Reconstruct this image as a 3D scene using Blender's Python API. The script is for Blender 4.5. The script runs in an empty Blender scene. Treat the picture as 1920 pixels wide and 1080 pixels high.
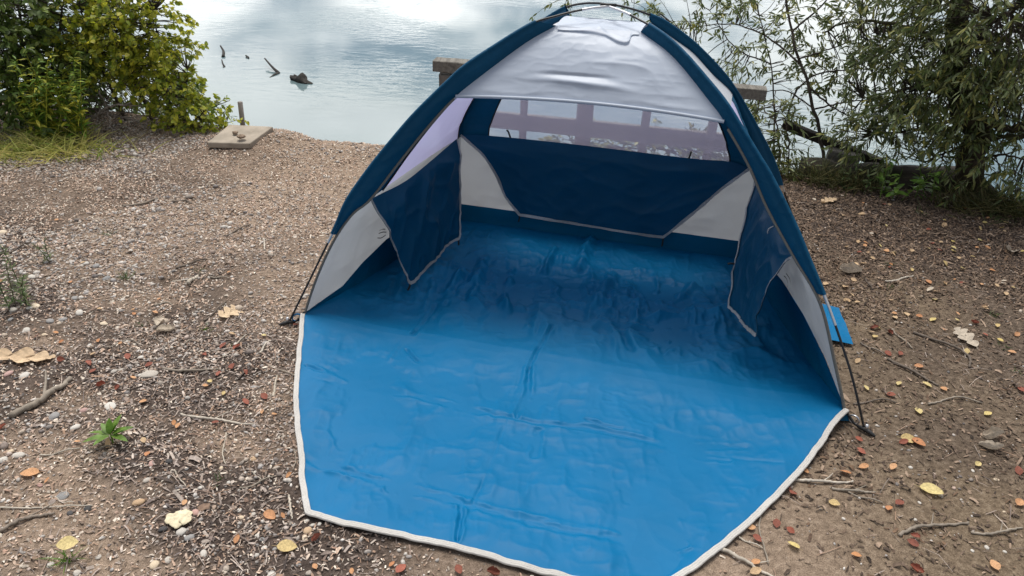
import bpy, math, random
import numpy as np
from mathutils import Matrix, Vector

random.seed(7)
rng = np.random.default_rng(7)
scene = bpy.context.scene
COL = scene.collection

# ------------------------------------------------------------------ camera
F, PITCH, CAMH, ROLL = 1399.19, .5275, 1.6638, .0445
_c, _s = math.cos(PITCH), math.sin(PITCH)
FWD = np.array([0, _c, -_s]); UP = np.array([0, _s, _c]); RT = np.array([1., 0, 0])
_cr, _sr = math.cos(ROLL), math.sin(ROLL)
CAMO = np.array([0, 0, CAMH])
cam = bpy.data.objects.new('camera', bpy.data.cameras.new('camera'))
COL.objects.link(cam)
cam.data.sensor_width = 36
cam.data.lens = 36 * F / 1920
cam.data.clip_start = .05
cam.data.clip_end = 3000
_X = _cr * RT + _sr * UP; _Y = -_sr * RT + _cr * UP; _Z = -FWD
cam.matrix_world = Matrix(((_X[0], _Y[0], _Z[0], 0), (_X[1], _Y[1], _Z[1], 0), (_X[2], _Y[2], _Z[2], CAMH), (0, 0, 0, 1)))
scene.camera = cam

# ------------------------------------------------------------------ sky, sun, exposure
SUN_AZ, SUN_EL = math.radians(-14), math.radians(74)
world = bpy.data.worlds.new("World"); scene.world = world
world.use_nodes = True
wn, wl = world.node_tree.nodes, world.node_tree.links
wn.clear()
w_out = wn.new('ShaderNodeOutputWorld'); w_bg = wn.new('ShaderNodeBackground')
w_bg.inputs['Strength'].default_value = .085
sky = wn.new('ShaderNodeTexSky'); sky.sky_type = 'NISHITA'; sky.sun_disc = False
sky.sun_elevation = SUN_EL; sky.sun_rotation = SUN_AZ
tc = wn.new('ShaderNodeTexCoord')
sep = wn.new('ShaderNodeSeparateXYZ'); wl.new(tc.outputs['Generated'], sep.inputs[0])
zc = wn.new('ShaderNodeMath'); zc.operation = 'MAXIMUM'; zc.inputs[1].default_value = .02; wl.new(sep.outputs['Z'], zc.inputs[0])
za = wn.new('ShaderNodeMath'); za.operation = 'ADD'; za.inputs[1].default_value = .12; wl.new(zc.outputs[0], za.inputs[0])
dv = wn.new('ShaderNodeVectorMath'); dv.operation = 'DIVIDE'; wl.new(tc.outputs['Generated'], dv.inputs[0])
cmb = wn.new('ShaderNodeCombineXYZ')
for i in range(3): wl.new(za.outputs[0], cmb.inputs[i])
wl.new(cmb.outputs[0], dv.inputs[1])
cn = wn.new('ShaderNodeTexNoise'); cn.inputs['Scale'].default_value = 1.15; cn.inputs['Detail'].default_value = 9
cn.inputs['Roughness'].default_value = .58; cn.inputs['Distortion'].default_value = .35
wl.new(dv.outputs[0], cn.inputs['Vector'])
cr = wn.new('ShaderNodeValToRGB'); cr.color_ramp.elements[0].position = .40; cr.color_ramp.elements[1].position = .55
wl.new(cn.outputs['Fac'], cr.inputs[0])
# clouds are brightest towards the sun
dt = wn.new('ShaderNodeVectorMath'); dt.operation = 'DOT_PRODUCT'
dt.inputs[1].default_value = (math.sin(SUN_AZ) * math.cos(.5), math.cos(SUN_AZ) * math.cos(.5), math.sin(.5))
nrm = wn.new('ShaderNodeVectorMath'); nrm.operation = 'NORMALIZE'; wl.new(tc.outputs['Generated'], nrm.inputs[0]); wl.new(nrm.outputs[0], dt.inputs[0])
mr = wn.new('ShaderNodeMapRange'); mr.inputs['From Min'].default_value = .1; mr.inputs['From Max'].default_value = 1
mr.inputs['To Min'].default_value = 6.0; mr.inputs['To Max'].default_value = 29.0
wl.new(dt.outputs['Value'], mr.inputs['Value'])
cn2 = wn.new('ShaderNodeTexNoise'); cn2.inputs['Scale'].default_value = 2.6; cn2.inputs['Detail'].default_value = 6
wl.new(dv.outputs[0], cn2.inputs['Vector'])
mr2 = wn.new('ShaderNodeMapRange'); mr2.inputs['From Min'].default_value = .3; mr2.inputs['From Max'].default_value = .7
mr2.inputs['To Min'].default_value = .72; mr2.inputs['To Max'].default_value = 1.2
wl.new(cn2.outputs['Fac'], mr2.inputs['Value'])
mm = wn.new('ShaderNodeMath'); mm.operation = 'MULTIPLY'; wl.new(mr.outputs[0], mm.inputs[0]); wl.new(mr2.outputs[0], mm.inputs[1])
cc = wn.new('ShaderNodeVectorMath'); cc.operation = 'SCALE'; cc.inputs[0].default_value = (1.0, .985, .965); wl.new(mm.outputs[0], cc.inputs['Scale'])
mix = wn.new('ShaderNodeMix'); mix.data_type = 'RGBA'
wl.new(cr.outputs['Color'], mix.inputs['Factor']); wl.new(sky.outputs['Color'], mix.inputs['A']); wl.new(cc.outputs[0], mix.inputs['B'])
wl.new(mix.outputs['Result'], w_bg.inputs['Color']); wl.new(w_bg.outputs[0], w_out.inputs['Surface'])

sl = bpy.data.lights.new('sun', 'SUN'); sl.energy = 2.6; sl.angle = math.radians(26); sl.color = (1, .95, .87)
sun = bpy.data.objects.new('sun', sl); COL.objects.link(sun)
_sd = Vector((math.sin(SUN_AZ) * math.cos(SUN_EL), math.cos(SUN_AZ) * math.cos(SUN_EL), math.sin(SUN_EL)))
sun.rotation_euler = _sd.to_track_quat('Z', 'Y').to_euler(); sun.location = (0, 0, 20)

scene.view_settings.view_transform = 'Standard'; scene.view_settings.look = 'None'
scene.view_settings.exposure = .22; scene.view_settings.gamma = 1
scene.cycles.max_bounces = 10; scene.cycles.transparent_max_bounces = 16

# ------------------------------------------------------------------ picture -> place helpers (used to measure positions on the ground)
def ray(px, py):
    a, b = px - 960, py - 540
    u = _cr * a + _sr * b; v = -_sr * a + _cr * b
    return FWD + RT * u / F - UP * v / F
def G(px, py, z=0.):
    d = ray(px, py); return CAMO + d * (z - CAMH) / d[2]
def PY(px, py, Y):
    d = ray(px, py); return CAMO + d * (Y / d[1])
def PP(px, py, p0, n):
    d = ray(px, py); return CAMO + d * (np.dot(p0 - CAMO, n) / np.dot(d, n))

# ------------------------------------------------------------------ noise
def _hash(ix, iy, seed):
    h = (ix.astype(np.int64) * 374761393 + iy.astype(np.int64) * 668265263 + seed * 974634777) & 0x7fffffff
    h = ((h ^ (h >> 13)) * 1274126177) & 0x7fffffff
    return ((h ^ (h >> 16)) & 0xffff) / 65535.0
def vn(x, y, seed=0):
    x = np.asarray(x, float); y = np.asarray(y, float)
    ix, iy = np.floor(x), np.floor(y); fx, fy = x - ix, y - iy
    fx = fx * fx * fx * (fx * (fx * 6 - 15) + 10); fy = fy * fy * fy * (fy * (fy * 6 - 15) + 10)
    a, b = _hash(ix, iy, seed), _hash(ix + 1, iy, seed); c, d = _hash(ix, iy + 1, seed), _hash(ix + 1, iy + 1, seed)
    return (a + (b - a) * fx) * (1 - fy) + (c + (d - c) * fx) * fy
def fbm(x, y, seed=0, o=4):
    t, a, n = 0., 1., 0.
    for i in range(o):
        t = t + a * vn(x * 2 ** i + 17.3 * i, y * 2 ** i - 9.1 * i, seed + i); n += a; a *= .5
    return t / n
def ridged(x, y, seed=0, o=3):
    t, a, n = 0., 1., 0.
    for i in range(o):
        t = t + a * (1 - np.abs(2 * vn(x * 2 ** i + 5.7 * i, y * 2 ** i, seed + i) - 1)) ** 2; n += a; a *= .5
    return t / n
def sstep(a, b, x):
    t = np.clip((x - a) / (b - a), 0, 1); return t * t * (3 - 2 * t)

# ------------------------------------------------------------------ objects
def tag(o, label=None, cat=None, group=None, kind=None):
    if label: o['label'] = label
    if cat: o['category'] = cat
    if group: o['group'] = group
    if kind: o['kind'] = kind
    return o
def empty(name, loc, label, cat, group=None):
    o = bpy.data.objects.new(name, None); COL.objects.link(o); o.location = loc; o.empty_display_size = .1
    return tag(o, label, cat, group)
def rawmesh(name, V, FC, smooth=True, nside=4):
    """FC: (n,k) int array of equal-sized faces, or list of lists"""
    me = bpy.data.meshes.new(name)
    V = np.asarray(V, float)
    if isinstance(FC, np.ndarray):
        n, k = FC.shape
        me.vertices.add(len(V)); me.vertices.foreach_set('co', V.astype(np.float32).ravel())
        me.loops.add(n * k); me.loops.foreach_set('vertex_index', FC.astype(np.int32).ravel())
        me.polygons.add(n); me.polygons.foreach_set('loop_start', np.arange(0, n * k, k, dtype=np.int32))
        me.update(calc_edges=True)
    else:
        me.from_pydata([tuple(v) for v in V], [], FC); me.update()
    if smooth: me.polygons.foreach_set('use_smooth', np.ones(len(me.polygons), bool))
    return me
def mk(name, V, FC, mat, parent=None, smooth=True, origin=None):
    V = np.asarray(V, float)
    if parent is not None:
        p = parent; off = np.zeros(3)
        while p is not None: off += np.array(p.location); p = p.parent
        me = rawmesh(name, V - off, FC, smooth); o = bpy.data.objects.new(name, me); o.parent = parent
    else:
        org = np.array(origin if origin is not None else [0, 0, 0], float)
        me = rawmesh(name, V - org, FC, smooth); o = bpy.data.objects.new(name, me); o.location = org
    COL.objects.link(o)
    if mat is not None: me.materials.append(mat)
    return o
def gridfaces(nr, nc):
    i = np.arange(nr * nc).reshape(nr, nc)
    return np.stack([i[:-1, :-1], i[:-1, 1:], i[1:, 1:], i[1:, :-1]], -1).reshape(-1, 4)
class MB:
    def __init__(s): s.V = []; s.F = []; s.n = 0
    def add(s, V, FC):
        V = np.asarray(V, float); s.V.append(V); s.F.append(np.asarray(FC, int) + s.n); s.n += len(V)
    def tube(s, pts, r0, r1=None, k=6, cap=False):
        pts = np.asarray(pts, float); n = len(pts)
        r1 = r0 if r1 is None else r1
        rad = np.linspace(r0, r1, n) if np.isscalar(r0) else np.asarray(r0)
        t = np.gradient(pts, axis=0); t /= np.linalg.norm(t, axis=1, keepdims=True) + 1e-12
        ref = np.array([0, 0, 1.]) if abs(t[:, 2].mean()) < .8 else np.array([1., 0, 0])
        a = np.cross(t, ref); a /= np.linalg.norm(a, axis=1, keepdims=True) + 1e-12; b = np.cross(t, a)
        th = np.linspace(0, 2 * np.pi, k, endpoint=False)
        V = pts[:, None] + rad[:, None, None] * (np.cos(th)[None, :, None] * a[:, None] + np.sin(th)[None, :, None] * b[:, None])
        i = np.arange(n * k).reshape(n, k); j = np.roll(i, -1, 1)
        fc = np.stack([i[:-1], j[:-1], j[1:], i[1:]], -1).reshape(-1, 4)
        V = V.reshape(-1, 3)
        if cap:
            V = np.vstack([V, pts[0], pts[-1]]); c0, c1 = n * k, n * k + 1
            e0 = np.stack([j[0], i[0], np.full(k, c0), np.full(k, c0)], -1); e1 = np.stack([i[-1], j[-1], np.full(k, c1), np.full(k, c1)], -1)
            s.addmix(V, [tuple(x) for x in fc] + [tuple(x[:3]) for x in e0] + [tuple(x[:3]) for x in e1])
        else: s.add(V, fc)
    def addmix(s, V, FL):
        s.V.append(np.asarray(V, float)); s.F.append([tuple(int(q) + s.n for q in f) for f in FL]); s.n += len(V)
    def ribbon(s, pts, side, w, sag=0):
        pts = np.asarray(pts, float); side = np.asarray(side, float)
        if side.ndim == 1: side = np.tile(side, (len(pts), 1))
        V = np.stack([pts - side * w / 2, pts + side * w / 2], 1).reshape(-1, 3); n = len(pts)
        i = np.arange(2 * n).reshape(n, 2)
        s.add(V, np.stack([i[:-1, 0], i[:-1, 1], i[1:, 1], i[1:, 0]], -1))
    def box(s, c, ax, hx, hy, hz, bev=0):
        ax = np.asarray(ax, float); sg = np.array([(x, y, z) for x in (-1, 1) for y in (-1, 1) for z in (-1, 1)])
        V = np.asarray(c) + (sg * [hx, hy, hz]) @ ax
        s.add(V, [(0, 1, 3, 2), (4, 6, 7, 5), (0, 4, 5, 1), (2, 3, 7, 6), (0, 2, 6, 4), (1, 5, 7, 3)])
    def build(s, name, mat, parent=None, smooth=True, origin=None):
        V = np.vstack(s.V)
        if all(isinstance(f, np.ndarray) and f.shape[1] == s.F[0].shape[1] if isinstance(s.F[0], np.ndarray) else False for f in s.F):
            FC = np.vstack(s.F)
        else:
            FC = []
            for f in s.F: FC += [tuple(int(q) for q in x) for x in f]
        return mk(name, V, FC, mat, parent, smooth, origin)
def resample(pts, n):
    pts = np.asarray(pts, float); d = np.r_[0, np.cumsum(np.linalg.norm(np.diff(pts, axis=0), axis=1))]
    t = np.linspace(0, d[-1], n); return np.stack([np.interp(t, d, pts[:, i]) for i in range(pts.shape[1])], 1)
def spline(pts, n):
    """Catmull-Rom through pts, resampled to n"""
    p = np.asarray(pts, float)
    if len(p) < 3: return resample(p, n)
    q = np.vstack([2 * p[0] - p[1], p, 2 * p[-1] - p[-2]]); out = []
    for i in range(1, len(q) - 2):
        t = np.linspace(0, 1, 12, endpoint=False)[:, None]
        out.append(.5 * (2 * q[i] + (q[i + 1] - q[i - 1]) * t + (2 * q[i - 1] - 5 * q[i] + 4 * q[i + 1] - q[i + 2]) * t ** 2 + (-q[i - 1] + 3 * q[i] - 3 * q[i + 1] + q[i + 2]) * t ** 3))
    out.append(p[-1:]); return resample(np.vstack(out), n)
def coons(top, bot, left, right):
    """top/bot: n pts (left->right); left/right: m pts (top->bottom)"""
    n, m = len(top), len(left); u = np.linspace(0, 1, n)[None, :, None]; v = np.linspace(0, 1, m)[:, None, None]
    P = (1 - v) * top[None] + v * bot[None] + (1 - u) * left[:, None] + u * right[:, None]
    P -= (1 - u) * (1 - v) * top[0] + u * (1 - v) * top[-1] + (1 - u) * v * bot[0] + u * v * bot[-1]
    return P

# ------------------------------------------------------------------ materials
def newmat(name):
    m = bpy.data.materials.new(name); m.use_nodes = True; n = m.node_tree.nodes; n.clear()
    out = n.new('ShaderNodeOutputMaterial'); return m, n, m.node_tree.links, out
def ramp(n, stops):
    r = n.new('ShaderNodeValToRGB'); e = r.color_ramp.elements
    while len(e) < len(stops): e.new(.5)
    for el, (p, c) in zip(e, stops): el.position = p; el.color = (*c, 1)
    return r
def island_mat(name, cols, rough=.8, transl=0., spec=.3, jitter_scale=40, const=False):
    """one random colour per leaf / chip / stone"""
    m, n, l, out = newmat(name)
    g = n.new('ShaderNodeNewGeometry')
    k = len(cols); r = ramp(n, [((i + .0) / k if const else i / max(1, k - 1), c) for i, c in enumerate(cols)])
    if const: r.color_ramp.interpolation = 'CONSTANT'
    l.new(g.outputs['Random Per Island'], r.inputs[0])
    nz = n.new('ShaderNodeTexNoise'); nz.inputs['Scale'].default_value = jitter_scale; nz.inputs['Detail'].default_value = 4
    tcn = n.new('ShaderNodeTexCoord'); l.new(tcn.outputs['Object'], nz.inputs['Vector'])
    mrn = n.new('ShaderNodeMapRange'); mrn.inputs['From Min'].default_value = .3; mrn.inputs['From Max'].default_value = .7
    mrn.inputs['To Min'].default_value = .65; mrn.inputs['To Max'].default_value = 1.25; l.new(nz.outputs['Fac'], mrn.inputs['Value'])
    sc = n.new('ShaderNodeVectorMath'); sc.operation = 'SCALE'; l.new(r.outputs['Color'], sc.inputs[0]); l.new(mrn.outputs[0], sc.inputs['Scale'])
    p = n.new('ShaderNodeBsdfPrincipled'); p.inputs['Roughness'].default_value = rough; p.inputs['Specular IOR Level'].default_value = spec
    l.new(sc.outputs[0], p.inputs['Base Color'])
    if transl > 0:
        t = n.new('ShaderNodeBsdfTranslucent'); l.new(sc.outputs[0], t.inputs['Color'])
        mx = n.new('ShaderNodeMixShader'); mx.inputs[0].default_value = transl
        l.new(p.outputs[0], mx.inputs[1]); l.new(t.outputs[0], mx.inputs[2]); l.new(mx.outputs[0], out.inputs['Surface'])
    else: l.new(p.outputs[0], out.inputs['Surface'])
    return m
def object_mat(name, cols, rough=.75, transl=0., scale=60, spec=.3, spots=None):
    """one random colour per object, mottled"""
    m, n, l, out = newmat(name)
    oi = n.new('ShaderNodeObjectInfo'); k = len(cols)
    r = ramp(n, [(i / max(1, k - 1), c) for i, c in enumerate(cols)]); l.new(oi.outputs['Random'], r.inputs[0])
    nz = n.new('ShaderNodeTexNoise'); nz.inputs['Scale'].default_value = scale; nz.inputs['Detail'].default_value = 5
    tcn = n.new('ShaderNodeTexCoord'); l.new(tcn.outputs['Object'], nz.inputs['Vector'])
    mrn = n.new('ShaderNodeMapRange'); mrn.inputs['From Min'].default_value = .3; mrn.inputs['From Max'].default_value = .7
    mrn.inputs['To Min'].default_value = .7; mrn.inputs['To Max'].default_value = 1.2; l.new(nz.outputs['Fac'], mrn.inputs['Value'])
    sc = n.new('ShaderNodeVectorMath'); sc.operation = 'SCALE'; l.new(r.outputs['Color'], sc.inputs[0]); l.new(mrn.outputs[0], sc.inputs['Scale'])
    p = n.new('ShaderNodeBsdfPrincipled'); p.inputs['Roughness'].default_value = rough; p.inputs['Specular IOR Level'].default_value = spec
    l.new(sc.outputs[0], p.inputs['Base Color'])
    bp = n.new('ShaderNodeBump'); bp.inputs['Strength'].default_value = .3; bp.inputs['Distance'].default_value = .002
    l.new(nz.outputs['Fac'], bp.inputs['Height']); l.new(bp.outputs[0], p.inputs['Normal'])
    if transl > 0:
        t = n.new('ShaderNodeBsdfTranslucent'); l.new(sc.outputs[0], t.inputs['Color'])
        mx = n.new('ShaderNodeMixShader'); mx.inputs[0].default_value = transl
        l.new(p.outputs[0], mx.inputs[1]); l.new(t.outputs[0], mx.inputs[2]); l.new(mx.outputs[0], out.inputs['Surface'])
    else: l.new(p.outputs[0], out.inputs['Surface'])
    return m
def fabric(name, col, rough=.55, transl=.0, tcol=None, bump=.15, bscale=18, spec=.35, var=.12, alpha=0., dirt=0.):
    m, n, l, out = newmat(name)
    tcn = n.new('ShaderNodeTexCoord')
    nz = n.new('ShaderNodeTexNoise'); nz.inputs['Scale'].default_value = 5; nz.inputs['Detail'].default_value = 5; l.new(tcn.outputs['Object'], nz.inputs['Vector'])
    mrn = n.new('ShaderNodeMapRange'); mrn.inputs['From Min'].default_value = .25; mrn.inputs['From Max'].default_value = .75
    mrn.inputs['To Min'].default_value = 1 - var; mrn.inputs['To Max'].default_value = 1 + var; l.new(nz.outputs['Fac'], mrn.inputs['Value'])
    sc = n.new('ShaderNodeVectorMath'); sc.operation = 'SCALE'; sc.inputs[0].default_value = col; l.new(mrn.outputs[0], sc.inputs['Scale'])
    # crumple: warped cells with creased edges
    wv = n.new('ShaderNodeTexNoise'); wv.inputs['Scale'].default_value = bscale * .5; wv.inputs['Detail'].default_value = 3; l.new(tcn.outputs['Object'], wv.inputs['Vector'])
    add = n.new('ShaderNodeMixRGB'); add.blend_type = 'LINEAR_LIGHT'; add.inputs[0].default_value = .12
    l.new(tcn.outputs['Object'], add.inputs[1]); l.new(wv.outputs['Color'], add.inputs[2])
    vo = n.new('ShaderNodeTexVoronoi'); vo.feature = 'F1'; vo.inputs['Scale'].default_value = bscale; l.new(add.outputs[0], vo.inputs['Vector'])
    vo2 = n.new('ShaderNodeTexVoronoi'); vo2.feature = 'F1'; vo2.inputs['Scale'].default_value = bscale * .37; l.new(add.outputs[0], vo2.inputs['Vector'])
    rm = n.new('ShaderNodeTexNoise'); rm.noise_type = 'RIDGED_MULTIFRACTAL'; rm.inputs['Scale'].default_value = bscale * .55; rm.inputs['Detail'].default_value = 2.5; rm.inputs['Distortion'].default_value = .4; l.new(tcn.outputs['Object'], rm.inputs['Vector'])
    h0 = n.new('ShaderNodeMath'); h0.operation = 'MULTIPLY_ADD'; h0.inputs[1].default_value = 1.6; l.new(vo2.outputs['Distance'], h0.inputs[0]); l.new(vo.outputs['Distance'], h0.inputs[2])
    h = n.new('ShaderNodeMath'); h.operation = 'MULTIPLY_ADD'; h.inputs[1].default_value = .55
    l.new(rm.outputs['Fac'], h.inputs[0]); l.new(h0.outputs[0], h.inputs[2])
    bp = n.new('ShaderNodeBump'); bp.inputs['Strength'].default_value = bump; bp.inputs['Distance'].default_value = .012; l.new(h.outputs[0], bp.inputs['Height'])
    p = n.new('ShaderNodeBsdfPrincipled'); p.inputs['Roughness'].default_value = rough; p.inputs['Specular IOR Level'].default_value = spec
    colout = sc.outputs[0]
    if dirt > 0:
        dn = n.new('ShaderNodeTexNoise'); dn.inputs['Scale'].default_value = 160; dn.inputs['Detail'].default_value = 3; l.new(tcn.outputs['Object'], dn.inputs['Vector'])
        dr = ramp(n, [(.70, (0, 0, 0)), (.78, (1, 1, 1))]); l.new(dn.outputs['Fac'], dr.inputs[0])
        dm = n.new('ShaderNodeMath'); dm.operation = 'MULTIPLY'; dm.inputs[1].default_value = dirt; l.new(dr.outputs[0], dm.inputs[0])
        dx = n.new('ShaderNodeMix'); dx.data_type = 'RGBA'; l.new(dm.outputs[0], dx.inputs['Factor']); l.new(sc.outputs[0], dx.inputs['A']); dx.inputs['B'].default_value = (.3, .24, .18, 1)
        colout = dx.outputs['Result']
    l.new(colout, p.inputs['Base Color']); l.new(bp.outputs[0], p.inputs['Normal'])
    last = p.outputs[0]
    if transl > 0:
        t = n.new('ShaderNodeBsdfTranslucent'); t.inputs['Color'].default_value = (*(tcol or col), 1); l.new(bp.outputs[0], t.inputs['Normal'])
        mx = n.new('ShaderNodeMixShader'); mx.inputs[0].default_value = transl
        l.new(last, mx.inputs[1]); l.new(t.outputs[0], mx.inputs[2]); last = mx.outputs[0]
    if alpha > 0:
        tr = n.new('ShaderNodeBsdfTransparent'); mx = n.new('ShaderNodeMixShader'); mx.inputs[0].default_value = alpha
        l.new(last, mx.inputs[1]); l.new(tr.outputs[0], mx.inputs[2]); last = mx.outputs[0]
    l.new(last, out.inputs['Surface']); return m
def plain(name, col, rough=.5, metal=0., spec=.5):
    m, n, l, out = newmat(name); p = n.new('ShaderNodeBsdfPrincipled')
    nz = n.new('ShaderNodeTexNoise'); nz.inputs['Scale'].default_value = 90; tcn = n.new('ShaderNodeTexCoord'); l.new(tcn.outputs['Object'], nz.inputs['Vector'])
    mrn = n.new('ShaderNodeMapRange'); mrn.inputs['To Min'].default_value = .75; mrn.inputs['To Max'].default_value = 1.25; l.new(nz.outputs['Fac'], mrn.inputs['Value'])
    sc = n.new('ShaderNodeVectorMath'); sc.operation = 'SCALE'; sc.inputs[0].default_value = col; l.new(mrn.outputs[0], sc.inputs['Scale']); l.new(sc.outputs[0], p.inputs['Base Color'])
    p.inputs['Roughness'].default_value = rough; p.inputs['Metallic'].default_value = metal; p.inputs['Specular IOR Level'].default_value = spec
    l.new(p.outputs[0], out.inputs['Surface']); return m
def barky(name, c0, c1, scale=(30, 30, 4), bump=.6, moss=None):
    m, n, l, out = newmat(name); tcn = n.new('ShaderNodeTexCoord'); mp = n.new('ShaderNodeMapping'); mp.inputs['Scale'].default_value = scale
    l.new(tcn.outputs['Object'], mp.inputs[0]); nz = n.new('ShaderNodeTexNoise'); nz.inputs['Scale'].default_value = 1; nz.inputs['Detail'].default_value = 8; nz.inputs['Roughness'].default_value = .65
    nz.inputs['Distortion'].default_value = .6; l.new(mp.outputs[0], nz.inputs['Vector'])
    r = ramp(n, [(.3, c0), (.68, c1)]); l.new(nz.outputs['Fac'], r.inputs[0]); p = n.new('ShaderNodeBsdfPrincipled'); p.inputs['Roughness'].default_value = .85
    p.inputs['Specular IOR Level'].default_value = .25
    co = r.outputs['Color']
    if moss:
        n2 = n.new('ShaderNodeTexNoise'); n2.inputs['Scale'].default_value = 6; n2.inputs['Detail'].default_value = 5; l.new(tcn.outputs['Object'], n2.inputs['Vector'])
        r2 = ramp(n, [(.45, (0, 0, 0)), (.62, (1, 1, 1))]); l.new(n2.outputs['Fac'], r2.inputs[0])
        mx = n.new('ShaderNodeMix'); mx.data_type = 'RGBA'; l.new(r2.outputs[0], mx.inputs['Factor']); l.new(co, mx.inputs['A']); mx.inputs['B'].default_value = (*moss, 1); co = mx.outputs['Result']
    l.new(co, p.inputs['Base Color']); bp = n.new('ShaderNodeBump'); bp.inputs['Strength'].default_value = bump; bp.inputs['Distance'].default_value = .01
    l.new(nz.outputs['Fac'], bp.inputs['Height']); l.new(bp.outputs[0], p.inputs['Normal']); l.new(p.outputs[0], out.inputs['Surface']); return m

# ================================================================== THE SETTING
EX = np.array([-400, -8, -4, -3, -2.4, -2, -1.42, -.82, .3, 1.66, 2.57, 3.2, 4, 8, 400]); EY = np.array([6, 5.6, 5.3, 5.1, 4.95, 4.80, 4.66, 4.56, 4.45, 4.36, 4.18, 4.1, 4.05, 3.9, 3.5])
WATER_Z = -.42
def ground_z(x, y):
    x = np.asarray(x, float); y = np.asarray(y, float)
    z = .030 * (fbm(x * .9, y * .9, 3, 3) - .5) + .022 * (fbm(x * 4, y * 4, 11, 3) - .5) + .012 * (fbm(x * 16, y * 16, 23, 3) - .5)
    # flatter where the tent is pitched
    r = np.hypot((x - .35) / 1.55, (y - 2.35) / 1.45); flat = sstep(.75, 1.15, r)
    z = z * flat - .004 * (1 - flat)
    z = z + .085 * np.exp(-(((x + 1.62) / .30) ** 2 + ((y - 4.52) / .22) ** 2)) + .03 * np.exp(-(((x + .9) / .5) ** 2 + ((y - 4.45) / .2) ** 2))
    # little scuffed holes
    for hx, hy, hr, hd in ((-1.52, 2.80, .05, .035), (-.93, 2.13, .045, .03), (-1.45, 3.5, .05, .02)):
        z = z - hd * np.exp(-((x - hx) ** 2 + (y - hy) ** 2) / hr ** 2)
    e = np.interp(x, EX, EY) + .10 * (fbm(x * 2.3, x * 0 + 4.4, 31, 3) - .5) + .05 * (fbm(x * 9, y * 3, 33, 2) - .5)
    d = y - e
    return np.where(d > 0, z * np.exp(-d * 3) - 1.5 * sstep(-.02, 1.6, d) - .2 * np.clip(d, 0, .3), z)
def axis(lo, hi, step, far, g=1.16):
    a = [lo]; s = step
    while a[-1] > -far: s *= g; a.append(a[-1] - s)
    b = [hi]; s = step
    while b[-1] < far: s *= g; b.append(b[-1] + s)
    return np.r_[a[::-1][:-1], np.arange(lo, hi, step), b]
gx, gy = axis(-3.6, 3.6, .02, 420), axis(.9, 5.6, .02, 420)
XX, YY = np.meshgrid(gx, gy); ZZ = ground_z(XX, YY)

# soil zones: 0 sand, 1 dark humus
SANDP = [(G(*q)[:2], a, b) for q, a, b in (((120, 960), .34, .20), ((70, 845), .25, .10), ((60, 645), .16, .06), ((480, 745), .09, .06), ((170, 745), .22, .07), ((250, 1050), .2, .08), ((420, 830), .12, .08), ((230, 560), .25, .08), ((1650, 950), .5, .25))]
MULCH = [(G(*q)[:2], a, b) for q, a, b in (((330, 740), .30, .10), ((430, 970), .28, .14), ((300, 850), .22, .08), ((460, 660), .28, .10), ((620, 1040), .25, .08), ((60, 560), .4, .12), ((250, 690), .25, .06))]
def patches(x, y, L):
    wx = x + .16 * (fbm(x * 5, y * 5, 161, 3) - .5); wy = y + .16 * (fbm(x * 5 + 9, y * 5, 165, 3) - .5)
    return np.clip(sum(np.exp(-(((wx - c[0]) / a) ** 2 + ((wy - c[1]) / b) ** 2) ** 1.5) for c, a, b in L), 0, 1)
def humus(x, y):
    n = fbm(x * 1.6 + 3, y * 1.6, 41, 4)
    left_near = sstep(-.2, -.7, x) * sstep(3.5, 2.2, y) * .62
    right = sstep(1.2, 1.9, x) * sstep(2.6, 3.6, y) * .8 + sstep(1.0, 1.3, x) * .22
    farleft = sstep(-1.6, -2.4, x) * .5
    return np.clip(left_near + right + farleft + (n - .5) * 1.7 + .08 + .6 * patches(x, y, MULCH) - .55 * patches(x, y, SANDP), 0, 1)

m, n, l, out = newmat('soil')
tcn = n.new('ShaderNodeTexCoord'); at = n.new('ShaderNodeAttribute'); at.attribute_name = 'humus'
at2 = n.new('ShaderNodeAttribute'); at2.attribute_name = 'rightside'
n1 = n.new('ShaderNodeTexNoise'); n1.inputs['Scale'].default_value = 55; n1.inputs['Detail'].default_value = 8; n1.inputs['Roughness'].default_value = .7; l.new(tcn.outputs['Object'], n1.inputs['Vector'])
n2 = n.new('ShaderNodeTexNoise'); n2.inputs['Scale'].default_value = 260; n2.inputs['Detail'].default_value = 4; l.new(tcn.outputs['Object'], n2.inputs['Vector'])
sand = ramp(n, [(.25, (.15, .11, .083)), (.5, (.32, .24, .178)), (.75, (.50, .39, .305))]); l.new(n1.outputs['Fac'], sand.inputs[0])
soilr = ramp(n, [(.25, (.06, .044, .030)), (.5, (.185, .138, .094)), (.75, (.33, .26, .185))]); l.new(n1.outputs['Fac'], soilr.inputs[0])
dark = ramp(n, [(.3, (.022, .017, .015)), (.55, (.095, .072, .060)), (.8, (.24, .19, .165))]); l.new(n1.outputs['Fac'], dark.inputs[0])
mx0 = n.new('ShaderNodeMix'); mx0.data_type = 'RGBA'; l.new(at2.outputs['Fac'], mx0.inputs['Factor']); l.new(sand.outputs[0], mx0.inputs['A']); l.new(soilr.outputs[0], mx0.inputs['B'])
mx1 = n.new('ShaderNodeMix'); mx1.data_type = 'RGBA'; l.new(at.outputs['Fac'], mx1.inputs['Factor']); l.new(mx0.outputs['Result'], mx1.inputs['A']); l.new(dark.outputs[0], mx1.inputs['B'])
gr = ramp(n, [(.3, (.6, .6, .6)), (.7, (1.3, 1.3, 1.3))]); l.new(n2.outputs['Fac'], gr.inputs[0])
mul = n.new('ShaderNodeMix'); mul.data_type = 'RGBA'; mul.blend_type = 'MULTIPLY'; mul.inputs['Factor'].default_value = 1; l.new(mx1.outputs['Result'], mul.inputs['A']); l.new(gr.outputs[0], mul.inputs['B'])
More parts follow.
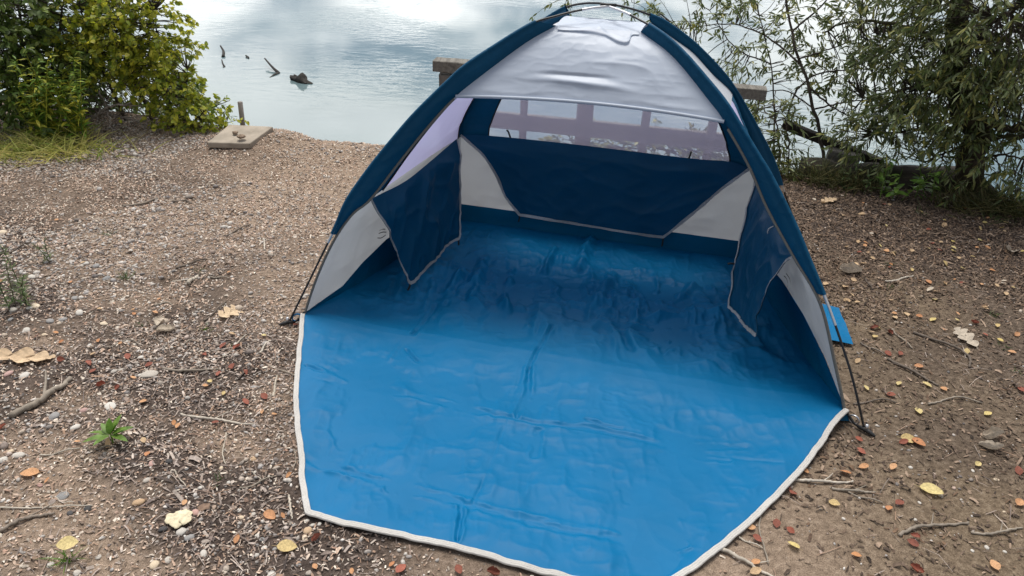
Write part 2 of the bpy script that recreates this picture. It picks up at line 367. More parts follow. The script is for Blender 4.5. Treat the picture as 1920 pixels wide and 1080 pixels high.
p = n.new('ShaderNodeBsdfPrincipled'); p.inputs['Roughness'].default_value = .95; p.inputs['Specular IOR Level'].default_value = .15; l.new(mul.outputs['Result'], p.inputs['Base Color'])
ad = n.new('ShaderNodeMath'); ad.operation = 'MULTIPLY_ADD'; ad.inputs[1].default_value = .35; l.new(n2.outputs['Fac'], ad.inputs[0]); l.new(n1.outputs['Fac'], ad.inputs[2])
bp = n.new('ShaderNodeBump'); bp.inputs['Strength'].default_value = .9; bp.inputs['Distance'].default_value = .012; l.new(ad.outputs[0], bp.inputs['Height']); l.new(bp.outputs[0], p.inputs['Normal'])
l.new(p.outputs[0], out.inputs['Surface']); SOIL = m
ground = tag(mk('ground', np.stack([XX, YY, ZZ], -1).reshape(-1, 3), gridfaces(*XX.shape), SOIL), kind='structure')
for nm, val in (('humus', humus(XX, YY)), ('rightside', sstep(.5, 1.4, XX + .25 * (fbm(XX * 2, YY * 2, 51) - .5)))):
    a = ground.data.attributes.new(nm, 'FLOAT', 'POINT'); a.data.foreach_set('value', val.ravel().astype(np.float32))

m, n, l, out = newmat('lake_water')
tcn = n.new('ShaderNodeTexCoord'); p = n.new('ShaderNodeBsdfPrincipled')
p.inputs['IOR'].default_value = 1.33; p.inputs['Roughness'].default_value = .04; p.inputs['Specular IOR Level'].default_value = .5
nb = n.new('ShaderNodeTexNoise'); nb.inputs['Scale'].default_value = .35; nb.inputs['Detail'].default_value = 3; l.new(tcn.outputs['Object'], nb.inputs['Vector'])
rb = ramp(n, [(.35, (.10, .152, .172)), (.65, (.135, .19, .198))]); l.new(nb.outputs['Fac'], rb.inputs[0]); l.new(rb.outputs[0], p.inputs['Base Color'])
mp = n.new('ShaderNodeMapping'); mp.inputs['Scale'].default_value = (2.2, 5.0, 1); mp.inputs['Rotation'].default_value = (0, 0, .25); l.new(tcn.outputs['Object'], mp.inputs[0])
r1 = n.new('ShaderNodeTexNoise'); r1.inputs['Scale'].default_value = 2.2; r1.inputs['Detail'].default_value = 4; r1.inputs['Roughness'].default_value = .55; r1.inputs['Distortion'].default_value = .5; l.new(mp.outputs[0], r1.inputs['Vector'])
r2 = n.new('ShaderNodeTexNoise'); r2.inputs['Scale'].default_value = .5; r2.inputs['Detail'].default_value = 2; l.new(tcn.outputs['Object'], r2.inputs['Vector'])
rr = ramp(n, [(.42, (.08, .08, .08)), (.62, (1, 1, 1))]); l.new(r2.outputs['Fac'], rr.inputs[0])
hm = n.new('ShaderNodeMath'); hm.operation = 'MULTIPLY'; l.new(r1.outputs['Fac'], hm.inputs[0]); l.new(rr.outputs[0], hm.inputs[1])
bp = n.new('ShaderNodeBump'); bp.inputs['Strength'].default_value = .13; bp.inputs['Distance'].default_value = .03; l.new(hm.outputs[0], bp.inputs['Height']); l.new(bp.outputs[0], p.inputs['Normal'])
l.new(p.outputs[0], out.inputs['Surface']); WATER = m
tag(mk('water', [(-400, 3.9, WATER_Z), (400, 3.9, WATER_Z), (400, 420, WATER_Z), (-400, 420, WATER_Z)], [(0, 1, 2, 3)], WATER, smooth=False), kind='structure')

# ================================================================== THE TENT
TCX, TCY, TYAW, TD, TH, TW, TW2 = .2903, 2.8439, -.2147, 1.0695, 1.1823, 2.1, 1.4355
RL = np.array([[math.cos(TYAW), -math.sin(TYAW)], [math.sin(TYAW), math.cos(TYAW)]])
def T(a, b, z): return np.append(RL @ np.array([a, b]) + [TCX, TCY], z)
def toloc(x, y):
    q = np.stack([np.asarray(x) - TCX, np.asarray(y) - TCY], -1) @ RL; return q[..., 0], q[..., 1]
A0 = np.array([0, .101])
DIRS = {'fl': (-.839, -.544), 'fr': (.830, -.558), 'bl': (-.856, .518), 'br': (.856, .518)}
DIRS = {k: np.array(v) / np.linalg.norm(v) for k, v in DIRS.items()}
# edge of the cloth along each pole: (height, distance from the crown axis)
EDGE = {'fl': [(0, 1.222), (.04, 1.218), (.20, 1.155), (.35, 1.077), (.45, 1.000), (.503, .929), (.65, .805), (.77, .70), (.871, .598), (.945, .498), (1.06, .325), (1.12, .205)],
        'fr': [(0, 1.248), (.045, 1.242), (.20, 1.165), (.388, 1.062), (.513, .932), (.647, .798), (.771, .697), (.893, .568), (.945, .498), (1.061, .321), (1.12, .165)],
        'bl': [(0, .835), (.46, .818), (.56, .79), (.668, .725), (.757, .655), (.835, .595), (.91, .50), (1.0, .39), (1.06, .29), (1.12, .185)],
        'br': [(0, .835), (.46, .805), (.56, .775), (.616, .75), (.757, .655), (.835, .60), (.91, .50), (1.0, .392), (1.06, .292), (1.12, .187)]}
POLE = {'fl': [(0, 1.284), (.373, 1.081), (.502, 1.017), (.614, .934), (.709, .852), (.802, .766), (.86, .705), (.931, .624), (.99, .552), (1.054, .443), (1.105, .351), (1.137, .282), (1.150, .224), (1.167, .145), (1.178, .07), (1.183, 0)],
        'fr': [(0, 1.325), (.165, 1.237), (.271, 1.17), (.405, 1.077), (.526, .982), (.627, .903), (.755, .787), (.812, .725), (.883, .646), (.958, .56), (1.033, .447), (1.084, .363), (1.123, .282), (1.147, .210), (1.160, .153), (1.174, .085), (1.183, 0)],
        'bl': [(0, 1.19), (.2, 1.08), (.375, .973), (.511, .89), (.668, .769), (.838, .624), (.93, .529), (1.041, .385), (1.119, .262), (1.154, .195), (1.176, .12), (1.187, .05), (1.189, 0)],
        'br': [(0, 1.19), (.2, 1.08), (.375, .973), (.511, .89), (.668, .769), (.838, .624), (.93, .529), (1.041, .385), (1.119, .254), (1.150, .176), (1.172, .10), (1.187, .03), (1.189, 0)]}
def smooth_tab(tab):
    t = np.array(tab); q = spline(t, 400); return q
EDGE = {k: smooth_tab(v) for k, v in EDGE.items()}
POLES = {k: smooth_tab(v) for k, v in POLE.items()}
def E(k, z):
    r = np.interp(z, EDGE[k][:, 0], EDGE[k][:, 1]); q = A0 + DIRS[k] * r; return T(q[0], q[1], z)
def PO(k, z):
    r = np.interp(z, POLES[k][:, 0], POLES[k][:, 1]); q = A0 + DIRS[k] * r; return T(q[0], q[1], z)
def polecurve(k):
    return np.array([T(*(A0 + DIRS[k] * r), z) for z, r in POLES[k]])
def S(w, u, z): return E(w[0], z) * (1 - u) + E(w[1], z) * u
WALL = {'left': ('fl', 'bl'), 'right': ('fr', 'br'), 'back': ('bl', 'br'), 'front': ('fl', 'fr')}
def outward(w):
    d = E(w[1], .4) - E(w[0], .4); nn = np.array([d[1], -d[0], 0]); nn /= np.linalg.norm(nn)
    mid = S(w, .5, .4); c = T(0, 0, .4)
    return nn if np.dot(mid - c, nn) > 0 else -nn
def wallpatch(w, u0, u1, z0, z1, nu=40, nz=24, amp=.004, seed=1, sc=5., bulge=0., off=0., stretch=(1., 1.)):
    """u0,u1: functions of the height fraction t; z0,z1: functions of u"""
    f = lambda q: (q if callable(q) else (lambda _: q))
    u0, u1, z0, z1 = f(u0), f(u1), f(z0), f(z1)
    nn = outward(w); P = np.zeros((nz, nu, 3))
    for i, t in enumerate(np.linspace(0, 1, nz)):
        for j, s in enumerate(np.linspace(0, 1, nu)):
            u = u0(t) * (1 - s) + u1(t) * s
            z = z0(u) * (1 - t) + z1(u) * t
            P[i, j] = S(w, u, z)
            U, Z = u * 1.5, z
            d = amp * 2 * (ridged(U * sc * stretch[0], Z * sc * stretch[1], seed) - .45)
            fade = min(1., 12 * s, 12 * (1 - s)) * min(1, 10 * t + .2, 10 * (1 - t) + .2)
            P[i, j] += nn * (off + d * fade + bulge * 4 * u * (1 - u) * math.sin(math.pi * t))
    return P
tent = empty('beach_tent', T(0, 0, 0), 'blue and silver dome beach tent with open front pitched on the bank', 'tent')

SILVER_UP = fabric('silver_cloth_upper', (.48, .51, .56), rough=.45, transl=.06, tcol=(.5, .5, .55), bump=.10, bscale=9, var=.03)
SILVER = fabric('silver_cloth', (.46, .52, .62), rough=.38, transl=.10, tcol=(.66, .68, .72), bump=.22, bscale=8, var=.04)
SILVER_IN = fabric('silver_cloth_lower', (.44, .46, .48), rough=.5, transl=.28, tcol=(.55, .57, .59), bump=.22, bscale=7, var=.05)
NAVY = fabric('deep_blue_cloth', (.003, .062, .135), rough=.55, transl=.03, tcol=(.0, .10, .22), bump=.28, bscale=16, var=.10, spec=.15)
NAVY_IN = fabric('navy_cloth', (.001, .058, .132), rough=.46, transl=.02, tcol=(.003, .05, .13), bump=.17, bscale=8, var=.10, spec=.18)
BLUE = fabric('bright_blue_groundsheet', (.000, .128, .300), rough=.50, transl=.0, bump=.24, bscale=9, var=.06, spec=.17, dirt=.0)
BLUE_TUB = fabric('bright_blue_tub', (.000, .095, .20), rough=.5, transl=.0, bump=.25, bscale=10, var=.06, spec=.2)
MESH = fabric('lilac_mosquito_mesh', (.62, .60, .82), rough=.9, transl=.35, tcol=(.62, .60, .85), bump=.0, spec=.05, var=.02, alpha=.64)
MESH_SIDE = fabric('lilac_side_mesh', (.66, .64, .92), rough=.9, transl=.3, tcol=(.66, .64, .95), bump=.0, spec=.05, var=.02, alpha=.06)
TAPE = fabric('grey_edge_tape', (.16, .155, .14), rough=.7, bump=.2, bscale=60)
TRIM = fabric('white_binding', (.50, .485, .46), rough=.6, bump=.25, bscale=70, var=.1)
ZIP = fabric('silver_zip_tape', (.36, .37, .38), rough=.4, bump=.5, bscale=70, var=.45, spec=.6)
BLACK = plain('black_fibreglass', (.012, .012, .014), .35)
BLACKP = plain('black_plastic', (.015, .015, .016), .5)
STEEL = plain('steel_ferrule', (.62, .63, .66), .3, .9)
INK = plain('black_print', (.03, .03, .035), .6)

def patch(name, P, mat, parent=tent):
    return mk(name, P.reshape(-1, 3), gridfaces(P.shape[0], P.shape[1]), mat, parent)

ZT, ZH = 1.12, .88
# canopy over the opening
def hem_z(u): return ZH + .012 * u + .018 * 4 * u * (1 - u)
P = wallpatch(WALL['front'], 0, 1, hem_z, ZT, 130, 70, amp=.0042, seed=5, sc=3.0, bulge=.012, stretch=(.7, 5.0))
for i in range(P.shape[0]):          # long soft folds above the hem
    t = i / (P.shape[0] - 1)
    for j in range(P.shape[1]):
        u = j / (P.shape[1] - 1); g = 4 * u * (1 - u)
        P[i, j] += outward(WALL['front']) * g * (.010 * math.exp(-((t - .26 - .03 * math.sin(5 * u)) / .045) ** 2) * sstep(.15, .4, u) * sstep(.75, .5, u) - .007 * math.exp(-((t - .36) / .03) ** 2) * sstep(.1, .4, u) * sstep(.65, .45, u))
canopy = patch('front_canopy', P, SILVER)
hb = MB(); hp = np.array([S(WALL['front'], u, hem_z(u)) for u in np.linspace(.0, 1, 60)]) + outward(WALL['front']) * .004
hb.tube(hp, .0065, .0065, 8); hb.build('hem', SILVER, canopy)
# small roof with a slack seam
tops = [E(k, ZT) for k in ('bl', 'br', 'fl', 'fr')]; nR = 36
P = np.zeros((nR, nR, 3))
for i, v in enumerate(np.linspace(0, 1, nR)):
    for j, u in enumerate(np.linspace(0, 1, nR)):
        q = (tops[0] * (1 - u) + tops[1] * u) * (1 - v) + (tops[2] * (1 - u) + tops[3] * u) * v
        g = 4 * u * (1 - u); gv = 4 * v * (1 - v)
        q = q + np.array([0, 0, 1]) * (.012 * gv - .010 * g * (1 - v) + .016 * gv * g * (ridged(u * 3, v * 5, 9) - .4))
        P[i, j] = q
patch('roof_panel', P, SILVER)
mbf = MB()
fp = np.array([S(WALL['front'], u, ZT + dz) + outward(WALL['front']) * do for u, dz, do in ((.02, .0, .004), (.2, -.003, .005), (.4, .006, .008), (.52, .010, .012), (.62, -.002, .018), (.72, -.012, .022), (.8, -.015, .018), (.9, .0, .008), (.98, .003, .004))])
fp = spline(fp, 60); dn = np.array([S(WALL['front'], .5, ZT - .03) - S(WALL['front'], .5, ZT)])[0]
low = fp + dn * (.18 + .20 * vn(np.linspace(0, 6, 60), np.zeros(60), 3))[:, None] + outward(WALL['front']) * .004
mbf.add(np.stack([fp, low], 1).reshape(-1, 3), np.stack([np.arange(0, 118, 2), np.arange(1, 119, 2), np.arange(3, 121, 2), np.arange(2, 120, 2)], -1))
mbf.build('roof_seam_fold', SILVER, tent)

tabL = np.array([(0, .04), (.2, .056), (.3, .115), (.44, .16), (.7, .15), (1, .10)]); tabR = np.array([(0, .045), (.12, .145), (.30, .19), (.52, .193), (.8, .15), (1, .105)])
TUB = {'left': lambda u: float(np.interp(u, tabL[:, 0], tabL[:, 1])), 'right': lambda u: float(np.interp(u, tabR[:, 0], tabR[:, 1])), 'back': lambda u: .102 + .004 * u}
SILL = {'left': lambda u: .503 - .043 * u, 'right': lambda u: .515 - .06 * u, 'back': lambda u: .462 + .012 * u + .02 * u * (1 - u)}
TOPW = {'left': lambda u: .855 - .10 * u, 'right': lambda u: .875 - .05 * u, 'back': lambda u: .80}
MARG = {'left': (.12, .05, .04, .05), 'right': (.10, .04, .24, .20), 'back': (.10, .10, .08, .10)}   # left bottom, left top, right bottom, right top
for wi, w in enumerate(('left', 'right', 'back')):
    W_ = WALL[w]; lb, lt, rb_, rt_ = MARG[w]
    ua = lambda t, lb=lb, lt=lt: lb + (lt - lb) * t
    ub = lambda t, rb_=rb_, rt_=rt_: 1 - (rb_ + (rt_ - rb_) * t)
    patch('upper_panel', wallpatch(W_, 0, 1, TOPW[w], ZT, 50, 30, .006, 20 + wi, 4), SILVER_UP)
    patch('window_surround', wallpatch(W_, 0, ua, SILL[w], TOPW[w], 10, 40, .005, 30 + wi, 9, stretch=(.5, 2.2)), NAVY)
    patch('window_surround', wallpatch(W_, ub, 1, SILL[w], TOPW[w], 10, 40, .005, 40 + wi, 9, stretch=(.5, 2.2)), NAVY)
    patch('mesh_window', wallpatch(W_, ua, ub, SILL[w], TOPW[w], 40, 24, .0015, 50 + wi, 3), MESH if w == 'back' else MESH_SIDE)
    lp = patch('lower_panel', wallpatch(W_, 0, 1, TUB[w], SILL[w], 70, 40, .008, 60 + wi, 4, bulge=(.0 if w == 'back' else -.012)), SILVER_IN)
    patch('tub_wall', wallpatch(W_, 0, 1, 0., TUB[w], 60, 10, .004, 70 + wi, 8), BLUE_TUB)
    # dark piping round the mesh
    for fu in (ua, ub):
        pm = MB(); pm.tube([S(W_, fu(t), SILL[w](fu(t)) * (1 - t) + TOPW[w](fu(t)) * t) - outward(W_) * .003 for t in np.linspace(0, 1, 20)], .0035, .0035, 5)
        pm.build('window_piping', BLACKP, tent)

# sleeves along the poles
for k, zlow in (('fl', .373), ('fr', .42), ('bl', .38), ('br', .38)):
    ztop = 1.135 if k == 'fl' else 1.150
    zs = np.linspace(zlow, ZT, 90); n_ = len(zs)
    inner = np.array([E(k, z) for z in zs])
    # the outer edge wraps the pole, drawn at right angles from the cloth edge
    pc = polecurve(k); pl_ = pc[::1]
    zo = np.linspace(zlow + .004, ztop, n_)
    outer = np.array([PO(k, z) for z in zo]); rad = np.append(DIRS[k] @ RL.T, 0)
    side = np.array([-rad[1], rad[0], 0])
    rows = []
    for t in np.linspace(0, 1, 9):
        q = inner * (1 - t) + outer * t
        ruf = .008 * np.sin(math.pi * t) * (ridged(zs * 38 + 3 * t, np.full(n_, 2.0 + t), 80) - .4)
        rows.append(q + side * ruf[:, None] * 1.0 + side * .009 * math.sin(math.pi * t))
    ang = np.linspace(.0, math.pi, 6)[1:]
    rows = rows[:-1]
    tan = np.gradient(outer, axis=0); tan /= np.linalg.norm(tan, axis=1, keepdims=True); onm = np.cross(tan, side); onm *= np.sign((onm @ rad))[:, None]
    for a in np.linspace(0, math.pi, 7):
        rows.append(outer + side * .0075 * math.cos(a) + onm * .0075 * math.sin(a))
    for t in np.linspace(1, 0, 7)[1:]:
        q = inner * (1 - t) + outer * t
        rows.append(q - side * .007 * math.sin(math.pi * t))
    P = np.array(rows); patch('pole_sleeve', P, NAVY)
# tape along the two front edges
for k in ('fl', 'fr'):
    zs = np.linspace(.045, ZH - .01, 60); pts = np.array([E(k, z) for z in zs])
    fo = outward(WALL['front']); sd = np.append(-DIRS[k] @ RL.T, 0)
    tb = MB(); tb.tube(pts + sd * .004, .0055, .0055, 6); tb.build('edge_tape', TAPE, tent)

# poles
def pole(ka, kb):
    a, b = polecurve(ka), polecurve(kb); c = np.vstack([a, b[::-1][1:]])
    c = resample(c, 260); mb = MB(); mb.tube(c, .0042, .0042, 8); o = mb.build('pole', BLACK, tent)
    L = np.linalg.norm(np.diff(c, axis=0), axis=1).sum(); nseg = 8
    for s in range(1, nseg):
        i = int(s / nseg * 259); f = MB(); f.tube(c[max(0, i - 4):i + 5], .0052, .0052, 8); f.build('ferrule', STEEL, o)
    return o
pole('fl', 'br'); pole('fr', 'bl')
cl = MB(); top = T(0, .101, 1.186)
cl.tube([top + [-.03, 0, .002], top + [.03, 0, .002]], .006, .006, 8, cap=True); cl.build('crown_clip', BLACKP, tent)

# ground sheet: tent floor and the open door flap lying in front
A_, B_, C_, D_ = E('fl', .035), E('fr', .042), E('bl', .008), E('br', .008)
CREASES = [  # pixel polylines of the fold lines with depth in metres and half width
    ([(600, 690), (680, 720), (780, 745), (900, 775), (1000, 795), (1100, 805), (1240, 835), (1400, 842)], -.004, .010),
    ([(575, 862), (665, 893), (740, 912), (800, 925), (865, 945), (1000, 985), (1190, 1020), (1250, 1032)], -.0045, .010),
    ([(730, 918), (790, 925), (860, 943)], -.010, .009), ([(660, 893), (705, 900)], -.008, .006),
    ([(866, 945), (862, 985), (856, 1018)], -.007, .007), ([(1036, 618), (1010, 660), (992, 695)], -.008, .006), ([(993, 697), (988, 740), (970, 782)], -.007, .008),
    ([(1010, 810), (1002, 858)], -.006, .010), ([(762, 660), (782, 682)], -.006, .005), ([(985, 605), (999, 620)], -.007, .006),
    ([(1300, 857), (1325, 862), (1368, 866)], -.006, .006), ([(1240, 1037), (1285, 1022)], -.007, .007), ([(1100, 790), (1130, 800), (1170, 808)], -.006, .006),
    ([(575, 690), (605, 700)], -.006, .006), ([(690, 728), (745, 742)], -.006, .005), ([(820, 575), (776, 635)], -.008, .008),
    ([(780, 475), (748, 560)], .010, .02), ([(905, 490), (885, 570), (900, 585)], .012, .02), ([(960, 510), (945, 560), (950, 585)], .013, .018), ([(870, 510), (840, 555)], .012, .018),
    ([(1150, 618), (1240, 628), (1290, 655), (1360, 700)], -.006, .012), ([(1285, 655), (1280, 668)], -.012, .006), ([(1165, 632), (1185, 660)], -.006, .012),
    ([(1250, 575), (1300, 540)], .014, .025), ([(1275, 640), (1240, 660)], -.010, .01), ([(1110, 445), (1085, 510)], .012, .02), ([(1150, 520), (1100, 600)], .010, .02), ([(1040, 470), (1020, 515)], .012, .014)]
CR3 = [(np.array([G(*q)[:2] for q in pl]), d, wd) for pl, d, wd in CREASES]
def crease_z(x, y):
    z = np.zeros_like(x)
    jx = x + .010 * (fbm(x * 30, y * 30, 61, 2) - .5); jy = y + .014 * (fbm(x * 30, y * 30, 65, 2) - .5)
    for pl, d, wd in CR3:
        best = np.full(x.shape, 9.)
        for a, b in zip(pl[:-1], pl[1:]):
            ab = b - a; t = np.clip(((jx - a[0]) * ab[0] + (jy - a[1]) * ab[1]) / (ab @ ab), 0, 1)
            best = np.minimum(best, np.hypot(jx - a[0] - ab[0] * t, jy - a[1] - ab[1] * t))
        md_ = .35 + 1.5 * vn(x * 22, y * 22, 67)
        z += 1.5 * md_ * d * np.exp(-(best / wd) ** 2) - .4 * md_ * d * np.exp(-((best - 1.9 * wd) / (wd * .9)) ** 2)
    return z
def folds(x, y):
    lx, ly = toloc(x, y); z = np.zeros_like(lx); k = 0
    for c, ax, s in ((-.60, 0, 1), (-.10, 0, -1), (.46, 0, 1), (-.905, 1, -1), (-1.315, 1, 1), (-.315, 1, -1), (.10, 1, 1)):
        q, o = (lx, ly) if ax == 0 else (ly, lx)
        d = q - c + .018 * (fbm(o * 5 + k, o * 0 + 3, 141 + k, 3) - .5); md = .25 + 1.4 * vn(o * 9 + k * 3.3, o * 0, 151 + k) ** 2
        z += s * (.0055 * md * np.exp(-np.abs(d) / .006) - .006 * np.exp(-(d / .07) ** 2)); k += 1
    return z
def sheet_z(x, y, amp):
    wx = x + .06 * (fbm(x * 4, y * 4, 71, 2) - .5); wy = y + .06 * (fbm(x * 4, y * 4, 75, 2) - .5)
    return folds(x, y) + amp * (1.15 * ridged(wx * 4.5, wy * 3.2, 81, 4) - .4) + .35 * amp * (ridged(wx * 13, wy * 11, 85, 2) - .4)
def seam(u): return (A_ * (1 - u) + B_ * u) + np.array([0, 0, -.026 * sstep(0, .16, u) * sstep(1, .84, u)])
nu, nv = 300, 170
U = np.linspace(0, 1, nu); SE = np.array([seam(u) for u in U])
back = C_[None] * (1 - U[:, None]) + D_[None] * U[:, None]
P = coons(SE, back, resample(np.array([A_, E('fl', 0) * .7 + E('bl', 0) * .3 + [0, 0, .01], C_]), nv), resample(np.array([B_, E('fr', 0) * .7 + E('br', 0) * .3 + [0, 0, .01], D_]), nv))
fade = np.minimum(1, np.minimum.outer(np.minimum(np.linspace(0, 6, nv), np.linspace(8, 0, nv)), np.minimum(np.linspace(0, 12, nu), np.linspace(12, 0, nu))))
lx, ly = toloc(P[..., 0], P[..., 1])
ampm = .027 + .045 * np.exp(-((ly + .08) / .22) ** 2)
P[..., 2] += fade * (sheet_z(P[..., 0], P[..., 1], ampm)) + crease_z(P[..., 0], P[..., 1]) + .003
P[..., 2] += .013 * np.minimum(1, np.minimum(np.linspace(0, 10, nu), np.linspace(10, 0, nu)))[None] * np.exp(-np.abs(ly + .535) / .06)
P[..., 2] = np.maximum(P[..., 2], .003)
floor = patch('floor', P, BLUE)
ledge = np.array([A_] + [G(*q, .008) for q in ((561, 680), (557, 760), (565, 850), (570, 915), (579, 962))])
redge = np.array([B_] + [G(*q, zz) for q, zz in (((1560, 797), .035), ((1520, 855), .018), ((1460, 925), .01), ((1375, 1003), .008), ((1310, 1056), .008), ((1255, 1092), .008))])
fedge = np.array([G(*q, .008) for q in ((579, 962), (700, 994), (840, 1023), (940, 1050), (1060, 1082), (1160, 1100), (1255, 1092))])
nv2 = 190
P = coons(SE, spline(fedge, nu), spline(ledge, nv2), spline(redge, nv2))
fade = np.minimum(1, np.minimum.outer(np.minimum(np.linspace(0, 9, nv2), np.linspace(14, 0, nv2)), np.minimum(np.linspace(0, 18, nu), np.linspace(18, 0, nu))))
P[..., 2] += fade * (sheet_z(P[..., 0], P[..., 1], .015)) + crease_z(P[..., 0], P[..., 1]) + .003
_, ly = toloc(P[..., 0], P[..., 1]); P[..., 2] += .013 * np.minimum(1, np.minimum(np.linspace(0, 10, nu), np.linspace(10, 0, nu)))[None] * np.exp(-np.abs(ly + .535) / .06)
P[..., 2] = np.maximum(P[..., 2], .003)
flap = patch('door_flap', P, BLUE)
edge = np.vstack([P[:, 0], P[-1, 1:], P[::-1, -1][1:]])
edge = resample(edge, 420); tg = np.gradient(edge, axis=0); tg[:, 2] = 0; tg /= np.linalg.norm(tg, axis=1, keepdims=True); sd = np.stack([tg[:, 1], -tg[:, 0], 0 * tg[:, 0]], 1)
cen = edge.mean(0); sgn = np.sign(((edge - cen) * sd).sum(1).mean()); sd = sd * sgn
wob = .006 * (vn(np.linspace(0, 70, 420), np.zeros(420), 91) - .3)
edge = edge + sd * (.007 * (fbm(np.linspace(0, 45, 420), np.zeros(420), 93, 3) - .5))[:, None]
prof = [(-.0105, .003), (-.0095, .0045), (-.004, .0048), (-.0032, .0036), (-.0024, .0048), (.002, .0048), (.0028, .0036), (.0036, .0044), (.0075, .003), (.008, -.002)]
TP = np.array([edge + sd * (o + .003) + np.array([0, 0, h]) + np.array([0, 0, 1]) * wob[:, None] for o, h in prof])
mk('white_binding', TP.reshape(-1, 3), gridfaces(len(prof), 420), TRIM, flap)

# window covers that hang inside below each window
def cover(w, topc, leftc, botc, rightc, inset, seed, amp, n1=80, n2=60, tilt=0.):
    W_ = WALL[w]; nn = outward(W_); p0 = S(W_, .5, SILL[w](.5)) - nn * inset
    h = S(W_, 1, SILL[w](1)) - S(W_, 0, SILL[w](0)); h[2] = 0; nrm_ = nn + np.array([0, 0, -tilt]); nrm_ /= np.linalg.norm(nrm_)
    c = lambda q, k: spline(np.array([PP(*s, p0, nrm_) for s in q]), k)
    P = coons(c(topc, n1), c(botc, n1), c(leftc, n2), c(rightc, n2))
    v = np.linspace(0, 1, n2)[:, None]; u = np.linspace(0, 1, n1)[None]
    d = amp * (.85 * ridged(u * 4 + v * 1.8, v * 2 - u * 1.2, seed, 2) + .10 * ridged(u * 11 - v * 4, v * 7 + u * 2, seed + 5, 2)) * np.minimum(1, 6 * v)
    P = P - nn * (d + .006 * v)[..., None]
    return P, nn
def trim_edges(P, nn, par, width=.011):
    e = np.vstack([P[:, 0], P[-1, 1:], P[::-1, -1][1:]]); e = resample(e, 200)
    tb = MB(); cpt = P.mean((0, 1)); tg = np.gradient(e, axis=0); tg /= np.linalg.norm(tg, axis=1, keepdims=True); sd = np.cross(tg, nn)
    sd *= np.sign(((e - cpt) * sd).sum(1))[:, None]; wv_ = 1 + .5 * (vn(np.linspace(0, 40, 200), np.zeros(200), 5) - .5)
    e = e - sd * (width * .3)
    rows = [e + sd * (o * wv_[:, None]) - nn * (.003 + .002 * math.sin(4 * o / width)) for o in (-width * .6, 0, width * .5)]
    return mk('zip_trim', np.array(rows).reshape(-1, 3), gridfaces(3, 200), ZIP, par)
def toggle(pts, par):
    t = MB(); t.tube(spline(np.array(pts), 8), .0045, .0045, 6, cap=True); t.build('tie_toggle', BLACKP, par)
P, nn = cover('back', [(863, 254), (913, 254), (1071, 270), (1295, 297), (1370, 303), (1406, 317)], [(863, 254), (890, 276), (908, 293), (932, 332), (948, 368), (975, 402)],
              [(975, 402), (1071, 417), (1177, 435), (1244, 444)], [(1406, 317), (1355, 353), (1301, 399), (1244, 444)], .018, 101, .012, 110, 60)
bc = patch('window_cover', P, NAVY_IN); trim_edges(P, nn, bc)
toggle([P[-1, 0], P[-1, 0] + [0, 0, -.02], P[-1, 0] + [-.004, 0, -.035]], bc); toggle([P[-1, -1], P[-1, -1] + [0, 0, -.02], P[-1, -1] + [0, 0, -.045]], bc)
toggle([P[0, 20] + [0, 0, 0], P[0, 20] + [-.012, 0, .03], P[0, 20] + [-.02, 0, .035]], bc); toggle([P[0, 87], P[0, 87] + [.004, 0, .03], P[0, 87] + [.006, 0, .032]], bc)
P, nn = cover('left', [(694, 374), (711, 365), (758, 341), (797, 311), (847, 268), (857, 260)], [(694, 374), (705, 405), (722, 435), (740, 480), (757, 523), (765, 531)],
              [(765, 531), (800, 495), (830, 462), (853, 447)], [(857, 260), (858, 330), (861, 375), (857, 400), (853, 447)], .02, 107, .03, tilt=.2)
lc = patch('window_cover', P, NAVY_IN); trim_edges(P, nn, lc, .012)
toggle([P[-1, 0], P[-1, 0] + [-.004, 0, -.015], P[-1, 0] + [-.012, 0, -.032]], lc); toggle([P[-1, -1], P[-1, -1] + [0, 0, -.012], P[-1, -1] + [0, 0, -.03]], lc)
P, nn = cover('right', [(1417, 342), (1430, 367), (1460, 433), (1477, 460), (1492, 482)], [(1417, 342), (1405, 400), (1392, 450), (1380, 520), (1376, 577)],
              [(1376, 577), (1400, 605), (1425, 632)], [(1492, 482), (1477, 490), (1468, 506), (1458, 525), (1440, 558), (1431, 590), (1425, 632)], .02, 113, .022, tilt=.28)
rc = patch('window_cover', P, NAVY_IN); trim_edges(P, nn, rc, .012)
toggle([P[38, 0], P[38, 0] + [-.02, 0, .002], P[38, 0] + [-.03, 0, -.002]], rc)
tie = MB(); q = P[2, 45]; tie.tube(spline(np.array([q, q + nn * -.015 + [0, 0, -.012], q + nn * -.016 + [0, 0, -.03], q + nn * -.006 + [0.006, 0, -.042]]), 14), .0022, .0022, 6); tie.build('tie_cord', TRIM, rc)

# printed marks on the lower side panels
def strokes(w, pls, par_name='printed_mark', r=.0025):
    W_ = WALL[w]; nn = outward(W_); mb = MB()
    for pl in pls:
        pts = np.array([S(W_, u, z) - nn * .010 for u, z in pl]); pts = spline(pts, 12)
        mb.ribbon(pts, np.array([0, 0, 1.]) * .7 + (E(W_[1], .3) - E(W_[0], .3)) * .3, r * 2)
    mb.build(par_name, INK, tent)
def invS(w, px, py):
    best = (1e9, 0, 0)
    for z in np.linspace(.1, .5, 60):
        for u in np.linspace(0, .9, 60):
            d = S(WALL[w], u, z) - CAMO; zz = d @ FWD; x, y = F * (d @ RT) / zz, -F * (d @ UP) / zz
            e = (960 + _cr * x - _sr * y - px) ** 2 + (540 + _sr * x + _cr * y - py) ** 2
            if e < best[0]: best = (e, u, z)
    return best[1:]
strokes('left', [[invS('left', *q) for q in s] for s in (((708, 432), (713, 428), (719, 430)), ((708, 438), (715, 436), (720, 433)), ((704, 445), (712, 444), (720, 440)))])
